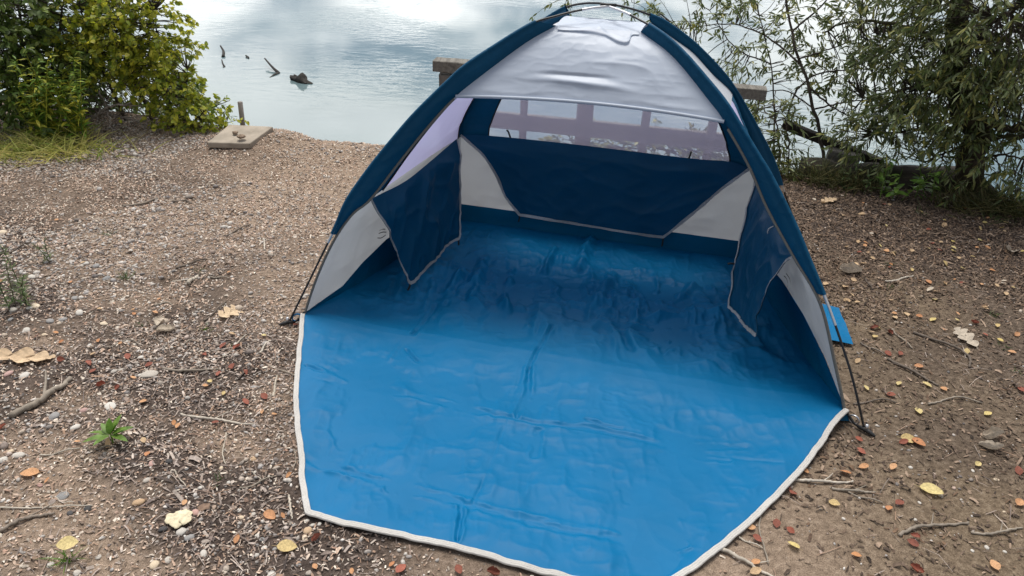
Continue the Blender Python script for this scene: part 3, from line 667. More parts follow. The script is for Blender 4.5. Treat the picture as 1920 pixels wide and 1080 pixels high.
strokes('right', [[invS('right', *q) for q in s] for s in (((1474, 516), (1479, 522), (1482, 532), (1481, 541)), ((1478, 513), (1485, 524), (1487, 536), (1484, 545)))])

# pocket flap pegged out on the right side, corner tabs, straps and pole feet
q = [S(WALL['right'], .42, .03), S(WALL['right'], .70, .03)]
pk = [G(1600, 645, .012), G(1573, 578, .03)]
P = coons(resample(np.array([q[1], pk[1]]), 20), resample(np.array([q[0], pk[0]]), 20), resample(np.array([q[1], q[0]]), 24), resample(np.array([pk[1], pk[0]]), 24))
P[..., 2] += .012 * (ridged(P[..., 0] * 7, P[..., 1] * 7, 121, 2) - .3)
patch('sand_pocket', P, BLUE)
for k, footpx in (('fl', (540, 608)), ('fr', (1622, 810))):
    e0 = E(k, .045); foot = G(*footpx, .0); pc = polecurve(k)
    s_ = MB(); s_.tube(spline(np.array([e0, e0 * .5 + foot * .5 + [0, 0, -.012], foot + [0, 0, .012]]), 14), .0045, .0045, 6); s_.build('corner_strap', BLACKP, tent)
    ft = MB(); d = foot - e0; d[2] = 0; d /= np.linalg.norm(d)
    ft.tube(spline(np.array([foot - d * .03 + [0, 0, .006], foot + [0, 0, .010], foot + d * .035 + [0, 0, .003]]), 10), [.004, .007, .008, .008, .008, .008, .008, .007, .006, .003], None, 8, cap=True)
    fo = ft.build('pole_foot', BLACKP, tent)
    cf = MB(); cf.tube([pc[0] + [0, 0, .01], pc[0] * .97 + pc[12] * .03 + [0, 0, .03]], .0065, .0055, 8, cap=True); cf.build('end_cap', STEEL, fo)
    lo = MB(); th = np.linspace(0, 2 * np.pi, 20); md = e0 * .55 + foot * .45
    lo.tube(np.array([md + d * .018 * math.cos(a) + np.array([0, 0, .016 * math.sin(a)]) for a in th]), .003, .003, 6); lo.build('blue_loop' if k == 'fl' else 'metal_ring', BLUE if k == 'fl' else STEEL, tent)
e0 = E('fr', .05); tabp = np.array([[e0, E('fr', .05) * .9 + E('br', .05) * .1], [e0 + [.022, -.03, -.045], E('fr', 0) * .85 + E('br', 0) * .15 + [.03, 0, .0]]])
P = coons(resample(tabp[0], 12), resample(np.array([G(1602, 790, .005), S(WALL['right'], .16, .0)]), 12), resample(np.array([e0, G(1602, 790, .005)]), 10), resample(np.array([tabp[0][1], S(WALL['right'], .16, .0)]), 10))
patch('corner_tab', P, BLUE_TUB)
P = coons(resample(np.array([E('fr', .042) + [-.10, .012, -.008], E('fr', .042)]), 12), resample(np.array([G(1565, 795, .004) + [-.02, 0.02, 0], G(1602, 790, .004)]), 12), resample(np.array([E('fr', .042) + [-.10, .012, -.008], G(1565, 795, .004) + [-.02, 0.02, 0]]), 8), resample(np.array([E('fr', .042), G(1602, 790, .004)]), 8))
patch('corner_tab', P, BLUE_TUB)

# ================================================================== RAILING, SLAB, POST
WOOD = barky('weathered_wood', (.085, .078, .068), (.23, .215, .19), scale=(60, 5, 60), bump=.5)
WOODV = barky('weathered_post_wood', (.085, .078, .068), (.22, .20, .18), scale=(60, 60, 5), bump=.5)
BARKDARK = barky('dark_wet_wood', (.012, .010, .008), (.05, .042, .034), scale=(6, 30, 30), bump=.7)
def board(name, a, b, hh, hw, mat, parent, wob=.004):
    """a sawn timber from a to b, hh half height, hw half width, with softened edges"""
    a, b = np.asarray(a, float), np.asarray(b, float); d = b - a; L = np.linalg.norm(d); d /= L
    up = np.array([0, 0, 1.]) if abs(d[2]) < .8 else np.array([0, 1., 0]); sd = np.cross(d, up); sd /= np.linalg.norm(sd); up = np.cross(sd, d)
    n = max(4, int(L / .05)); ch = min(hh, hw) * .14
    pr = [(-hw + ch, -hh), (hw - ch, -hh), (hw, -hh + ch), (hw, hh - ch), (hw - ch, hh), (-hw + ch, hh), (-hw, hh - ch), (-hw, -hh + ch)]
    V = []
    for i in range(n + 1):
        c = a + d * L * i / n
        for k, (p, q) in enumerate(pr):
            w = wob * (vn(np.array([i * .7 + k * 3.1]), np.array([k * 1.7 + a[0] * 9]), 7)[0] - .5)
            V.append(c + sd * (p + w) + up * (q + w))
    FL = [(i * 8 + k, i * 8 + (k + 1) % 8, (i + 1) * 8 + (k + 1) % 8, (i + 1) * 8 + k) for i in range(n) for k in range(8)]
    FL += [tuple(range(7, -1, -1)), tuple(n * 8 + k for k in range(8))]
    return mk(name, V, FL, mat, parent, smooth=False)
RA, RB = np.array([-.52, 4.52, .555]), np.array([1.37, 4.19, .555])
rail = empty('wooden_railing', (.46, 4.35, 0), 'weathered timber railing with post and two rails at the bank edge behind the tent', 'railing')
rd = (RB - RA); rl = np.linalg.norm(rd); rd /= rl; rn = np.array([-rd[1], rd[0], 0]); rn /= np.linalg.norm(rn)
board('top_rail', RA, RA + rd * .30, .033, .05, WOOD, rail); board('top_rail', RA + rd * .303, RB, .031, .045, WOOD, rail)
m0 = RA + [0, 0, -.30]; board('middle_rail', m0 + rd * .10, m0 + rd * rl, .048, .022, WOOD, rail)
for t, w in ((.085, .055), (.56, .022), (.92, .046), (1.28, .022), (1.66, .024)):
    c = RA + rd * t - rn * (.0 if w > .04 else .045); zt = c[2] - .05
    board('post', [c[0], c[1], -1.2], [c[0], c[1], zt if w > .04 else zt + .03], w * .8, w, WOODV, rail)
CONC = object_mat('pale_concrete', [(.34, .295, .24), (.36, .31, .25)], .9, scale=9)
zt = [.07, .08, .118, .108]
top4 = [G(388, 267, zt[0]), G(468, 269, zt[1]), G(512, 237, zt[2]), G(430, 233, zt[3])]
sb = MB(); ctr = np.mean(top4, axis=0); V = []
nS = 14; T4 = np.array(top4)
P = coons(resample(T4[[3, 2]], nS), resample(T4[[0, 1]], nS), resample(T4[[3, 0]], nS), resample(T4[[2, 1]], nS)); P[..., 2] += .004 * (fbm(P[..., 0] * 20, P[..., 1] * 20, 131, 3) - .5)
slab = mk('concrete_slab', *(lambda P: (np.vstack([P.reshape(-1, 3), (P - [0, 0, .036]).reshape(-1, 3)]),
      [tuple(f) for f in gridfaces(nS, nS)] + [tuple(x + nS * nS for x in f[::-1]) for f in gridfaces(nS, nS)] +
      [q for i in range(nS - 1) for q in ((i + 1, i, i + nS * nS, i + 1 + nS * nS), ((nS - 1) * nS + i, (nS - 1) * nS + i + 1, (nS - 1) * nS + i + 1 + nS * nS, (nS - 1) * nS + i + nS * nS),
       (i * nS, (i + 1) * nS, (i + 1) * nS + nS * nS, i * nS + nS * nS), ((i + 1) * nS + nS - 1, i * nS + nS - 1, i * nS + nS - 1 + nS * nS, (i + 1) * nS + nS - 1 + nS * nS))]))(P), CONC, smooth=False, origin=ctr)
bv = slab.modifiers.new('edge', 'BEVEL'); bv.width = .006; bv.segments = 2; bv.limit_method = 'ANGLE'
tag(slab, 'tilted square grey concrete slab lying at the edge of the water', 'slab')
for px, py, w, lab in ((441, 250, 9, 'small brown clod of soil on top of the concrete slab, the farther one'), (452, 258, 12, 'small brown clod of soil on top of the concrete slab, the nearer one')):
    q = G(px, py, .10); r = w * .5 * np.linalg.norm(q - CAMO) / F; t_ = np.linspace(0, 1, 1)
    V, FC = (lambda I: I)((np.array([(math.cos(a) * math.cos(b), math.sin(a) * math.cos(b), math.sin(b)) for b in np.linspace(-1.5, 1.5, 7) for a in np.linspace(0, 2 * math.pi, 10, endpoint=False)]), [tuple([i * 10 + j, i * 10 + (j + 1) % 10, (i + 1) * 10 + (j + 1) % 10, (i + 1) * 10 + j]) for i in range(6) for j in range(10)]))
    V = V * (1 + .5 * (rng.random(len(V)) - .5))[:, None] * [r * 1.2, r, r * .6] + q + [0, 0, r * .3]
    tag(mk('soil_clod', V, FC, SOIL, None, True, origin=q), lab, 'soil clod')
mbp = MB(); pa = PY(455, 232, 5.05); pb = PY(450, 191, 5.05); pa = pa + (pa - pb) * 1.5
mbp.tube(np.array([pa, pb]), .017, .017, 10, cap=True); POSTM = plain('rusty_grey_pipe', (.19, .17, .155), .7)
tag(mbp.build('iron_stake', POSTM, origin=[pa[0], pa[1], WATER_Z]), 'thin grey stake standing in the water behind the concrete slab', 'stake')

# ================================================================== STONES
def ico(sub=1):
    t = (1 + 5 ** .5) / 2
    V = [(-1, t, 0), (1, t, 0), (-1, -t, 0), (1, -t, 0), (0, -1, t), (0, 1, t), (0, -1, -t), (0, 1, -t), (t, 0, -1), (t, 0, 1), (-t, 0, -1), (-t, 0, 1)]
    FC = [(0, 11, 5), (0, 5, 1), (0, 1, 7), (0, 7, 10), (0, 10, 11), (1, 5, 9), (5, 11, 4), (11, 10, 2), (10, 7, 6), (7, 1, 8), (3, 9, 4), (3, 4, 2), (3, 2, 6), (3, 6, 8), (3, 8, 9), (4, 9, 5), (2, 4, 11), (6, 2, 10), (8, 6, 7), (9, 8, 1)]
    V = [np.array(v) / np.linalg.norm(v) for v in V]
    for _ in range(sub):
        cache = {}; N = []
        def mid(a, b):
            k = (min(a, b), max(a, b))
            if k not in cache: q = V[a] + V[b]; V.append(q / np.linalg.norm(q)); cache[k] = len(V) - 1
            return cache[k]
        for a, b, c in FC:
            x, y, z = mid(a, b), mid(b, c), mid(c, a); N += [(a, x, z), (b, y, x), (c, z, y), (x, y, z)]
        FC = N
    return np.array(V), np.array(FC)
I0, I1, I2 = ico(0), ico(1), ico(2)
def gnd(px, py):
    p = G(px, py)
    for _ in range(3): p = G(px, py, float(ground_z(p[0], p[1])))
    return p
ST = {'white': object_mat('white_pebble', [(.50, .47, .42), (.58, .55, .50), (.42, .38, .33)], .7, scale=90), 'cream': object_mat('cream_pebble', [(.58, .47, .34), (.66, .56, .42)], .75, scale=90),
      'tan': object_mat('tan_pebble', [(.45, .31, .19), (.52, .38, .25)], .75, scale=90), 'grey': object_mat('grey_pebble', [(.22, .22, .22), (.30, .29, .28)], .75, scale=90),
      'dark': object_mat('dark_pebble', [(.05, .048, .048), (.09, .085, .085)], .7, scale=90), 'pink': object_mat('pink_pebble', [(.50, .30, .24), (.44, .30, .28)], .75, scale=90)}
PEB = []
for v in range(4):
    V, FC = I2; q = V * (1 + .22 * (np.array([fbm(np.array([a[0] * 1.3 + v * 7]), np.array([a[1] * 1.3 + a[2] * 1.7]), 200 + v, 2)[0] for a in V]) - .5))[:, None]
    PEB.append(q * [1, .70 + .06 * v, .40 + .05 * v])
pebmesh = {}
STONES = [(260, 943, 22, 'tan', 'smooth round tan pebble on bare sand in the lower left'), (366, 962, 17, 'pink', 'mauve pebble touching the pale bracket fungus on its right'), (306, 993, 17, 'dark', 'dark grey pebble touching the pale bracket fungus on its left'),
  (340, 998, 19, 'white', 'round white pebble just below the pale bracket fungus'), (356, 1009, 19, 'grey', 'flat blue grey pebble below the pale bracket fungus'), (475, 861, 15, 'tan', None), (317, 866, 15, 'dark', None),
  (577, 996, 19, 'tan', 'wedge shaped tan stone below the lower left corner of the tent flap'), (572, 1010, 15, 'cream', None), (587, 985, 11, 'white', None), (576, 977, 10, 'white', None), (599, 983, 9, 'white', None), (382, 1039, 18, 'white', 'rough white pebble near the bottom edge left of the tent flap'),
  (315, 1051, 16, 'white', None), (290, 1060, 20, 'cream', None), (510, 1079, 18, 'white', None), (452, 971, 13, 'cream', None), (449, 957, 11, 'white', None), (377, 915, 12, 'white', None), (475, 965, 11, 'white', None), (482, 1004, 10, 'white', None), (492, 1012, 12, 'grey', None), (496, 1027, 11, 'white', None), (515, 1030, 9, 'grey', None),
  (284, 870, 14, 'pink', 'round pink pebble beside the curled rust leaf'), (276, 901, 15, 'white', None), (19, 848, 13, 'cream', None), (6, 863, 15, 'white', None), (35, 855, 22, 'white', 'long white stone like a bone at the far left edge'),
  (117, 931, 24, 'grey', 'flat blue grey slate chip on sand in the lower left'), (165, 955, 16, 'dark', None), (132, 963, 12, 'dark', None), (75, 910, 11, 'pink', None), (46, 706, 20, 'white', 'white stone beside the big oak leaf at the left edge'), (281, 703, 32, 'white', 'broad flat white flake of stone left of the tent'),
  (207, 763, 21, 'white', 'white flake behind the bright green seedling'), (67, 575, 18, 'cream', None), (57, 578, 13, 'white', None), (25, 582, 16, 'white', None), (102, 782, 20, 'grey', None), (142, 802, 18, 'white', None), (157, 770, 14, 'pink', None), (149, 587, 16, 'white', None), (214, 697, 12, 'white', None), (227, 694, 12, 'white', None),
  (83, 628, 9, 'cream', None), (50, 620, 15, 'white', None), (94, 603, 14, 'grey', None), (118, 600, 15, 'grey', None), (168, 648, 9, 'white', None), (264, 671, 12, 'white', None), (230, 563, 9, 'white', None), (195, 608, 14, 'cream', None), (16, 702, 17, 'pink', None), (262, 704, 9, 'white', None),
  (1763, 929, 11, 'white', 'small white pebble touching the tip of the yellow leaf'), (1724, 943, 8, 'white', None), (1850, 1027, 9, 'white', None), (1823, 1033, 7, 'white', None), (1707, 877, 8, 'white', None), (1824, 883, 7, 'white', None), (1868, 900, 10, 'cream', None), (1884, 1035, 7, 'white', None), (1716, 975, 7, 'white', None), (1802, 937, 6, 'white', None), (1883, 960, 6, 'cream', None),
  (160, 495, 14, 'white', None), (180, 500, 14, 'grey', None), (200, 523, 16, 'grey', None), (96, 488, 9, 'white', None), (60, 520, 14, 'white', None), (5, 437, 14, 'cream', None), (245, 470, 11, 'white', None), (20, 600, 12, 'grey', None), (140, 560, 13, 'grey', None), (240, 640, 12, 'white', None), (330, 605, 10, 'white', None), (322, 652, 9, 'white', None), (415, 878, 9, 'cream', None), (430, 905, 9, 'white', None), (350, 880, 8, 'grey', None), (365, 1030, 9, 'grey', None), (535, 1010, 9, 'white', None), (560, 1060, 10, 'grey', None), (250, 1040, 9, 'white', None), (185, 1045, 12, 'white', None), (95, 1060, 14, 'white', None), (145, 1075, 14, 'white', None)]
for i, (px, py, w, c, lab) in enumerate(STONES):
    p0 = gnd(px, py); r = w * .5 * np.linalg.norm(p0 - CAMO) / F * .92; v = i % 4
    if (v, c) not in pebmesh:
        me = rawmesh('pebble', PEB[v], I2[1]); me.materials.append(ST[c]); pebmesh[(v, c)] = me
    o = bpy.data.objects.new('pebble', pebmesh[(v, c)]); COL.objects.link(o); o.scale = (r, r, r * (.5 if lab and 'flake' in lab or lab and 'slate' in lab else 1)); o.location = (p0[0], p0[1], p0[2] + r * .12); o.rotation_euler = (random.uniform(-.15, .15), random.uniform(-.15, .15), random.uniform(-.5, .5) if w > 21 else random.uniform(0, 6))
    side = 'right' if px > 1200 else 'left'
    cname = {'white': 'white', 'cream': 'cream', 'tan': 'tan', 'grey': 'grey', 'dark': 'dark grey', 'pink': 'pinkish'}[c]
    tag(o, lab or f'small {cname} pebble half sunk in the soil {side} of the tent', 'pebble', f'{cname} pebbles {side} of the tent')

# bracket fungus: pale overlapping lobes
fm = object_mat('cream_fungus', [(.62, .55, .38), (.64, .57, .40)], .8, scale=70)
fg = empty('bracket_fungus', gnd(335, 976), 'cream lobed bracket fungus lying on the soil among pebbles', 'fungus')
for k, (px, py, w) in enumerate(((345, 970, 25), (327, 977, 24), (335, 986, 21), (350, 982, 18))):
    p0 = gnd(px, py); r = w * .5 * np.linalg.norm(p0 - CAMO) / F * 1.1; V, FC = I2
    q = V.copy(); th = np.arctan2(q[:, 1], q[:, 0]); rr_ = 1 + .10 * np.sin(5 * th + k) + .06 * np.sin(11 * th)
    q = q * np.stack([rr_, rr_, np.ones(len(q))], 1) * [r, r, r * .22]; q[:, 2] += .25 * r * (q[:, 0] / r) ** 2
    mk('lobe', q + p0 + [0, 0, .006 + .003 * k], FC, fm, fg)

# ================================================================== FALLEN LEAVES
def leafmesh(kind, v):
    """a leaf 1 long along x, petiole at -x"""
    rnd = np.random.default_rng(v * 13 + len(kind)); nx, ny = 11, 7
    if kind == 'oval':
        t = np.linspace(0, 1, nx); wd = (.30 + .06 * rnd.random()) * np.sin(math.pi * t ** (.8 + .3 * rnd.random())) ** (.65 + .2 * rnd.random()); wd[-1] = .0; wd[0] = .01
        V = []
        for i in range(nx):
            for j in range(ny):
                s = j / (ny - 1) * 2 - 1; y = s * wd[i] * (1 + .05 * (rnd.random() - .5))
                z = (.10 + .22 * rnd.random() * 0 + .05 * v) * abs(s) * wd[i] * 1.4 + (.10 * (v - 1.5)) * (t[i] - .5) ** 2 + .02 * (rnd.random() - .5)
                V.append((t[i] - .5, y, z))
        FC = [tuple(f) for f in gridfaces(nx, ny)]
        n0 = len(V); V += [(-.5, .008, .005), (-.5, -.008, .005), (-.74, .006, .03), (-.74, -.006, .03)]; FC.append((n0, n0 + 1, n0 + 3, n0 + 2))
        return V, FC
    if kind == 'oak':
        t = np.linspace(0, 1, 40); base = .30 * np.sin(math.pi * np.clip(t, 0, 1) ** .8) ** .6
        lob = .22 + .78 * (np.abs(np.sin(t * math.pi * 3.6 + .5)) ** .8); wd = base * lob * 1.15; wd[0] = .012; wd[-1] = .0
        V = []; ny = 9
        for i in range(40):
            for j in range(ny):
                s = j / (ny - 1) * 2 - 1; x = t[i] - .5 + .16 * abs(s) ** 1.5 * np.sin(t[i] * math.pi)
                z = .10 * abs(s) * wd[i] * 2 + .10 * math.sin(4 * t[i] + v) * s * wd[i] + (.18 if v else .08) * (t[i] - .5) ** 2 + .015 * (rnd.random() - .5)
                V.append((x, s * wd[i], z))
        FC = [tuple(f) for f in gridfaces(40, ny)]; n0 = len(V); V += [(-.5, .01, .01), (-.5, -.01, .01), (-.68, .007, .02), (-.68, -.007, .02)]; FC.append((n0, n0 + 1, n0 + 3, n0 + 2))
        return V, FC
    # curled, folded scrap
    V = []
    for i in range(nx):
        t = i / (nx - 1)
        for j in range(ny):
            s = j / (ny - 1) * 2 - 1; wd = .30 * math.sin(math.pi * (.1 + .8 * t)) * (1 + .35 * (rnd.random() - .5)); a = s * (1.1 + .3 * v)
            V.append((t - .5 + .06 * (rnd.random() - .5), wd * math.sin(a), wd * (1 - math.cos(a)) + .10 * math.sin(5 * t + v)))
    return V, [tuple(f) for f in gridfaces(nx, ny)]
LM = {'Y': object_mat('yellow_leaf', [(.66, .51, .18), (.70, .58, .27), (.62, .46, .21)], .6, .25, 9), 'T': object_mat('tan_leaf', [(.52, .36, .21), (.60, .43, .26), (.46, .32, .20)], .7, .2, 9),
      'O': object_mat('orange_leaf', [(.56, .27, .12), (.62, .36, .19), (.50, .22, .10)], .65, .2, 9), 'R': object_mat('rust_leaf', [(.30, .09, .055), (.22, .075, .05), (.36, .12, .08)], .7, .15, 9),
      'P': object_mat('pale_dead_leaf', [(.56, .48, .38), (.48, .42, .35)], .75, .2, 9), 'K': object_mat('pale_oak_leaf', [(.62, .44, .27), (.66, .50, .33)], .7, .2, 12)}
LNAME = {'Y': 'yellow', 'T': 'tan', 'O': 'orange', 'R': 'rust red', 'P': 'bleached grey'}
leafcache = {}
def leaf(px, py, w, c, kind='oval', lab=None, rot=None, group=None, pos=None, tilt=.22):
    p0 = gnd(px, py) if pos is None else pos
    L = w * np.linalg.norm(p0 - CAMO) / F * 1.15; v = random.randrange(4)
    key = (kind, v, c)
    if key not in leafcache:
        me = rawmesh('leaf', *leafmesh(kind, v)); me.materials.append(LM[c]); leafcache[key] = me
    nm = 'oak_leaf' if kind == 'oak' else 'fallen_leaf'
    o = bpy.data.objects.new(nm, leafcache[key]); COL.objects.link(o); o.scale = (L, L, L)
    o.location = (p0[0], p0[1], p0[2] + .010); o.rotation_euler = (random.gauss(0, tilt), random.gauss(0, tilt), rot if rot is not None else random.uniform(0, 6.28))
    side = 'right' if px > 1240 else 'left'; zone = ('far' if py < 620 else 'near')
    zz = {('right', 'far'): 'on the dark litter behind and right of the tent', ('right', 'near'): 'on the bare soil right of the door flap', ('left', 'far'): 'on the gravel far left of the tent', ('left', 'near'): 'on the litter left of the door flap'}[(side, zone)]
    tag(o, lab or f'small {LNAME[c]} fallen leaf {zz}', 'oak leaf' if kind == 'oak' else 'leaf', group or f'{LNAME.get(c, "oak")} leaves {zz}')
    return o
R_FAR = "1667,386,T 1726,399,Y 1769,425,T 1845,420,Y 1837,431,Y 1836,453,Y 1786,455,Y 1851,467,O 1824,484,Y 1772,497,Y 1804,506,Y 1859,510,O 1722,528,O 1740,531,O 1724,516,T 1743,546,P 1751,564,Y 1661,473,O 1675,476,Y 1709,473,T 1649,463,Y 1608,456,T 1623,458,O 1621,463,O 1618,497,T 1604,498,T 1592,511,P 1586,566,T 1885,554,T 1917,474,Y 1885,420,Y 1876,430,Y 1806,382,T 1806,392,O 1617,403,T 1634,371,T 1787,474,Y 1600,528,T 1537,444,T 1613,404,T 1547,535,T 1583,541,T 1588,566,T 1699,592,T 1677,598,T 1722,596,O 1748,602,Y 1793,603,Y 1869,614,Y 1826,608,R 1638,618,R 1646,617,Y"
R_NEAR = "1906,630,O 1874,641,Y 1896,663,O 1811,662,Y 1640,634,Y 1607,680,T 1737,724,Y 1768,732,O 1684,722,Y 1623,731,Y 1669,743,R 1721,774,Y 1851,779,Y 1913,734,R 1721,690,O 1664,666,R 1687,666,R 1609,827,R 1613,849,R 1618,879,O 1673,879,O 1584,889,O 1693,832,R 1832,874,Y 1909,946,O 1665,956,O 1685,946,R 1714,1009,R 1710,1022,R 1604,1044,O 1863,1063,O 1717,1072,R 1908,886,R 1508,886,O 1475,918,R 1486,928,R 1563,947,Y 1408,993,O 1455,985,R 1434,955,R 1486,1027,Y 1416,1058,O 1481,998,R 1416,1075,T 1419,1014,R"
L_FAR = "250,584,O 252,592,O 292,589,O 299,564,O 187,582,T 165,480,O 125,460,R 133,532,O 157,495,T 430,513,O 107,415,O 2,530,O 555,612,R 360,505,T 300,520,O"
L_NEAR = "106,627,O 69,634,R 116,644,O 185,642,O 226,647,O 175,667,T 115,677,R 167,684,R 280,687,R 175,699,R 250,712,O 221,731,R 190,726,R 269,757,O 5,806,R 240,672,R 495,632,Y 436,629,T 419,652,R 445,654,R 384,668,R 410,704,R 461,701,R 394,719,Y 386,727,O 461,757,R 404,796,R 492,776,O 515,780,O 435,690,R 327,797,O 334,802,O 420,741,Y 496,747,R 90,905,O 277,855,O 146,832,O 270,829,T 542,895,O 347,946,O 531,971,O 445,1015,O 594,1014,R 591,1066,O 660,1075,O 735,1062,O 752,1070,R 860,1072,R 925,1078,R"
for s_ in (R_FAR, R_NEAR, L_FAR, L_NEAR):
    for it in s_.split():
        x, y, c = it.split(','); x, y = int(x), int(y); d = np.linalg.norm(gnd(x, y) - CAMO)
        big = .031 if x > 1240 else .022
        leaf(x, y, (big if c != 'R' else .030) * F / d / 1.15 * random.uniform(.85, 1.2), c, 'oval' if (c != 'R' or random.random() < .5) else 'scrap')
leaf(57, 891, 24, 'O', lab='large round orange leaf at the lower left edge on sand'); leaf(507, 971, 22, 'O', lab='large round orange leaf below left of the flap corner')
leaf(136, 1011, 28, 'Y', lab='pale yellow leaf resting on the grass sprig in the lower left', rot=.3, pos=gnd(136, 1045) + np.array([0, 0, .045])); leaf(539, 1029, 30, 'Y', lab='pale yellow leaf near the bottom edge left of the flap', rot=.1)
leaf(1745, 924, 30, 'Y', lab='yellow leaf with a white pebble at its tip right of the flap', rot=-.6); leaf(1702, 827, 24, 'Y', lab='yellow leaf overlapping an orange leaf near the right pole foot'); leaf(1721, 834, 20, 'O', lab='orange leaf overlapped by a yellow leaf near the right pole foot')
leaf(433, 590, 44, 'K', 'oak', 'pale tan lobed oak leaf near the left pole foot', rot=1.1, group=None); leaf(45, 676, 82, 'K', 'oak', 'large tan oak leaf at the left edge of the picture', rot=.15).scale.y *= .55
leaf(1553, 379, 26, 'K', 'oak', 'tan oak leaf behind the tent beneath the willow', rot=.4); leaf(1809, 637, 40, 'P', 'oak', 'bleached grey oak leaf right of the tent', rot=1.9)
leaf(1861, 822, 26, 'P', 'scrap', 'curled bleached leaf standing up on the soil at the right'); leaf(1857, 843, 28, 'P', 'scrap', 'torn bleached leaf beside a curled one at the right', rot=-.6); leaf(1894, 473, 26, 'P', 'scrap', 'curled bleached leaf on dark litter at the right edge')
leaf(300, 606, 24, 'P', 'scrap', 'crumpled pale leaf left of the tent beside an orange one', rot=1.7); leaf(312, 622, 26, 'P', 'scrap', 'crumpled pale leaf lying below a similar crumpled one', rot=.3); leaf(1592, 512, 30, 'P', 'scrap', 'long bleached scrap of leaf right of the tent sleeve', rot=-.1)
# more of the same litter that the photo shows under the willow
for k in range(75):
    x, y = random.uniform(1500, 1919), random.uniform(355, 640)
    if x < 1480 + (y - 350) * .45 + 20: continue
    p0 = gnd(x, y); d = np.linalg.norm(p0 - CAMO); leaf(x, y, random.uniform(.016, .030) * F / d / 1.15, random.choice('YTTTOPR'), random.choice(['oval', 'scrap', 'oval']))

# ================================================================== STICKS
TW = object_mat('grey_twig', [(.10, .08, .065), (.20, .165, .135), (.30, .26, .21)], .85, scale=40); TWW = object_mat('bleached_twig', [(.42, .37, .30), (.50, .45, .38)], .8, scale=40)
STK = [("20,785 48,770 80,755 135,712", 10, 0, 'thick grey mottled stick lying left of the green seedling'), ("307,692 345,699 412,693", 4.5, 0, 'thin pale brown stick beside the broad white flake'), ("338,778 400,790 475,798", 4.5, 1, 'long pale stick right of the green seedling'), ("383,604 425,567", 3, 0, None), ("418,673 462,630", 2.5, 1, None), ("487,664 505,640", 3.5, 1, None),
  ("490,680 528,697 560,710", 2.5, 0, None), ("513,745 520,705", 4, 1, 'short bleached stick upright in view left of the flap'), ("0,1000 50,975 104,966", 6, 0, 'dark forked stick in the lower left corner'), ("0,955 80,953 175,950", 2.5, 1, 'long straight bleached straw on sand in the lower left'), ("105,935 118,943 140,945", 2, 1, None), ("75,857 130,847 150,843", 2.5, 1, None), ("165,847 215,838", 3, 0, None), ("425,815 418,850 423,873", 2.5, 1, 'thin curved pale twig left of the flap edge'),
  ("328,885 340,903 350,915", 2, 1, None), ("450,918 480,910 515,894", 3, 0, None), ("474,888 490,902", 2, 1, None), ("542,930 548,975", 4, 1, 'short bleached twig left of the flap lower corner'), ("552,846 555,865 550,884", 2, 0, None), ("1485,900 1540,907 1600,905", 5, 1, 'pale stick lying beside the right edge of the flap'), ("1560,918 1600,924 1640,925", 4.5, 0, 'dark stick right of the flap in front of a pale one'), ("1590,925 1620,936 1655,945", 3, 0, None),
  ("1685,1005 1715,992 1740,990 1815,982", 5, 0, 'grey bent stick on bare soil in the lower right'), ("1820,1000 1865,1003 1915,990", 4, 0, 'curved brown stick at the lower right edge'), ("1712,625 1765,645 1800,660 1818,675 1818,690", 4.5, 0, 'long dark curved stick on the soil at the right'), ("1612,645 1640,658 1660,668", 3, 0, None), ("1665,675 1700,695 1720,705 1760,725", 4.5, 0, 'dark straight stick in front of a long curved one'), ("1672,620 1690,638 1710,655", 3, 0, None),
  ("1345,1030 1400,1058 1470,1095", 6, 1, 'thick pale stick sticking out from under the flap at the bottom'), ("1385,1010 1410,1022 1430,1030", 3, 1, None), ("1425,965 1424,1000 1440,1060", 3, 0, None), ("230,388 270,385 297,372", 4, 0, 'dark stick on the far gravel left of the tent'), ("420,445 445,433 470,422", 3, 0, None), ("353,534 362,527 372,520", 6, 1, 'short white piece of wood beside a scuffed hole'), ("325,380 345,378 360,383", 3, 0, None), ("330,505 360,496 385,487", 3, 0, None), ("1660,530 1690,525 1712,519", 3, 1, None), ("1622,525 1630,538 1637,545", 3, 0, None), ("395,522 430,523", 3, 0, None), ("1600,760 1650,752 1680,756", 3, 0, None), ("1740,760 1790,748 1840,757", 3, 0, None), ("340,650 360,640", 3, 0, None), ("290,575 310,570 325,575", 3, 0, None), ("495,450 497,470", 3, 1, None), ("200,655 240,640 265,650", 3, 0, None), ("0,480 30,470 60,455", 3, 0, None)]
for s_, w, c, lab in STK:
    pts = np.array([gnd(*map(float, q.split(','))) for q in s_.split()]); d = np.linalg.norm(pts.mean(0) - CAMO); r = w * .5 * d / F * 1.05
    c_ = spline(pts, 26); c_[:, 2] = ground_z(c_[:, 0], c_[:, 1]) + r * .7 + .004; c_[:, :2] += (rng.random((26, 2)) - .5) * r * .9; c_[:, 2] += .004 * np.sin(np.linspace(0, 7, 26) + w)
    mb = MB(); rr_ = r * np.linspace(1.1, .7, 26) * (1 + .3 * (rng.random(26) - .5)); mb.tube(c_, rr_, None, 7, cap=True)
    if lab and len(pts) > 2:
        j = 12; dr = c_[j + 1] - c_[j]; dr /= np.linalg.norm(dr); sd = np.array([-dr[1], dr[0], .15])
        mb.tube(np.array([c_[j], c_[j] + (dr + sd * .7) * r * 5, c_[j] + (dr * 1.3 + sd) * r * 7]), r * .5, r * .25, 5)
    side = 'right' if pts[:, 0].mean() > .4 else 'left'
    tag(mb.build('stick', TWW if c else TW, origin=pts.mean(0)), lab or f'thin {"bleached" if c else "brown"} twig among the litter {side} of the tent', 'stick', f'{"bleached" if c else "brown"} twigs {side} of the tent')

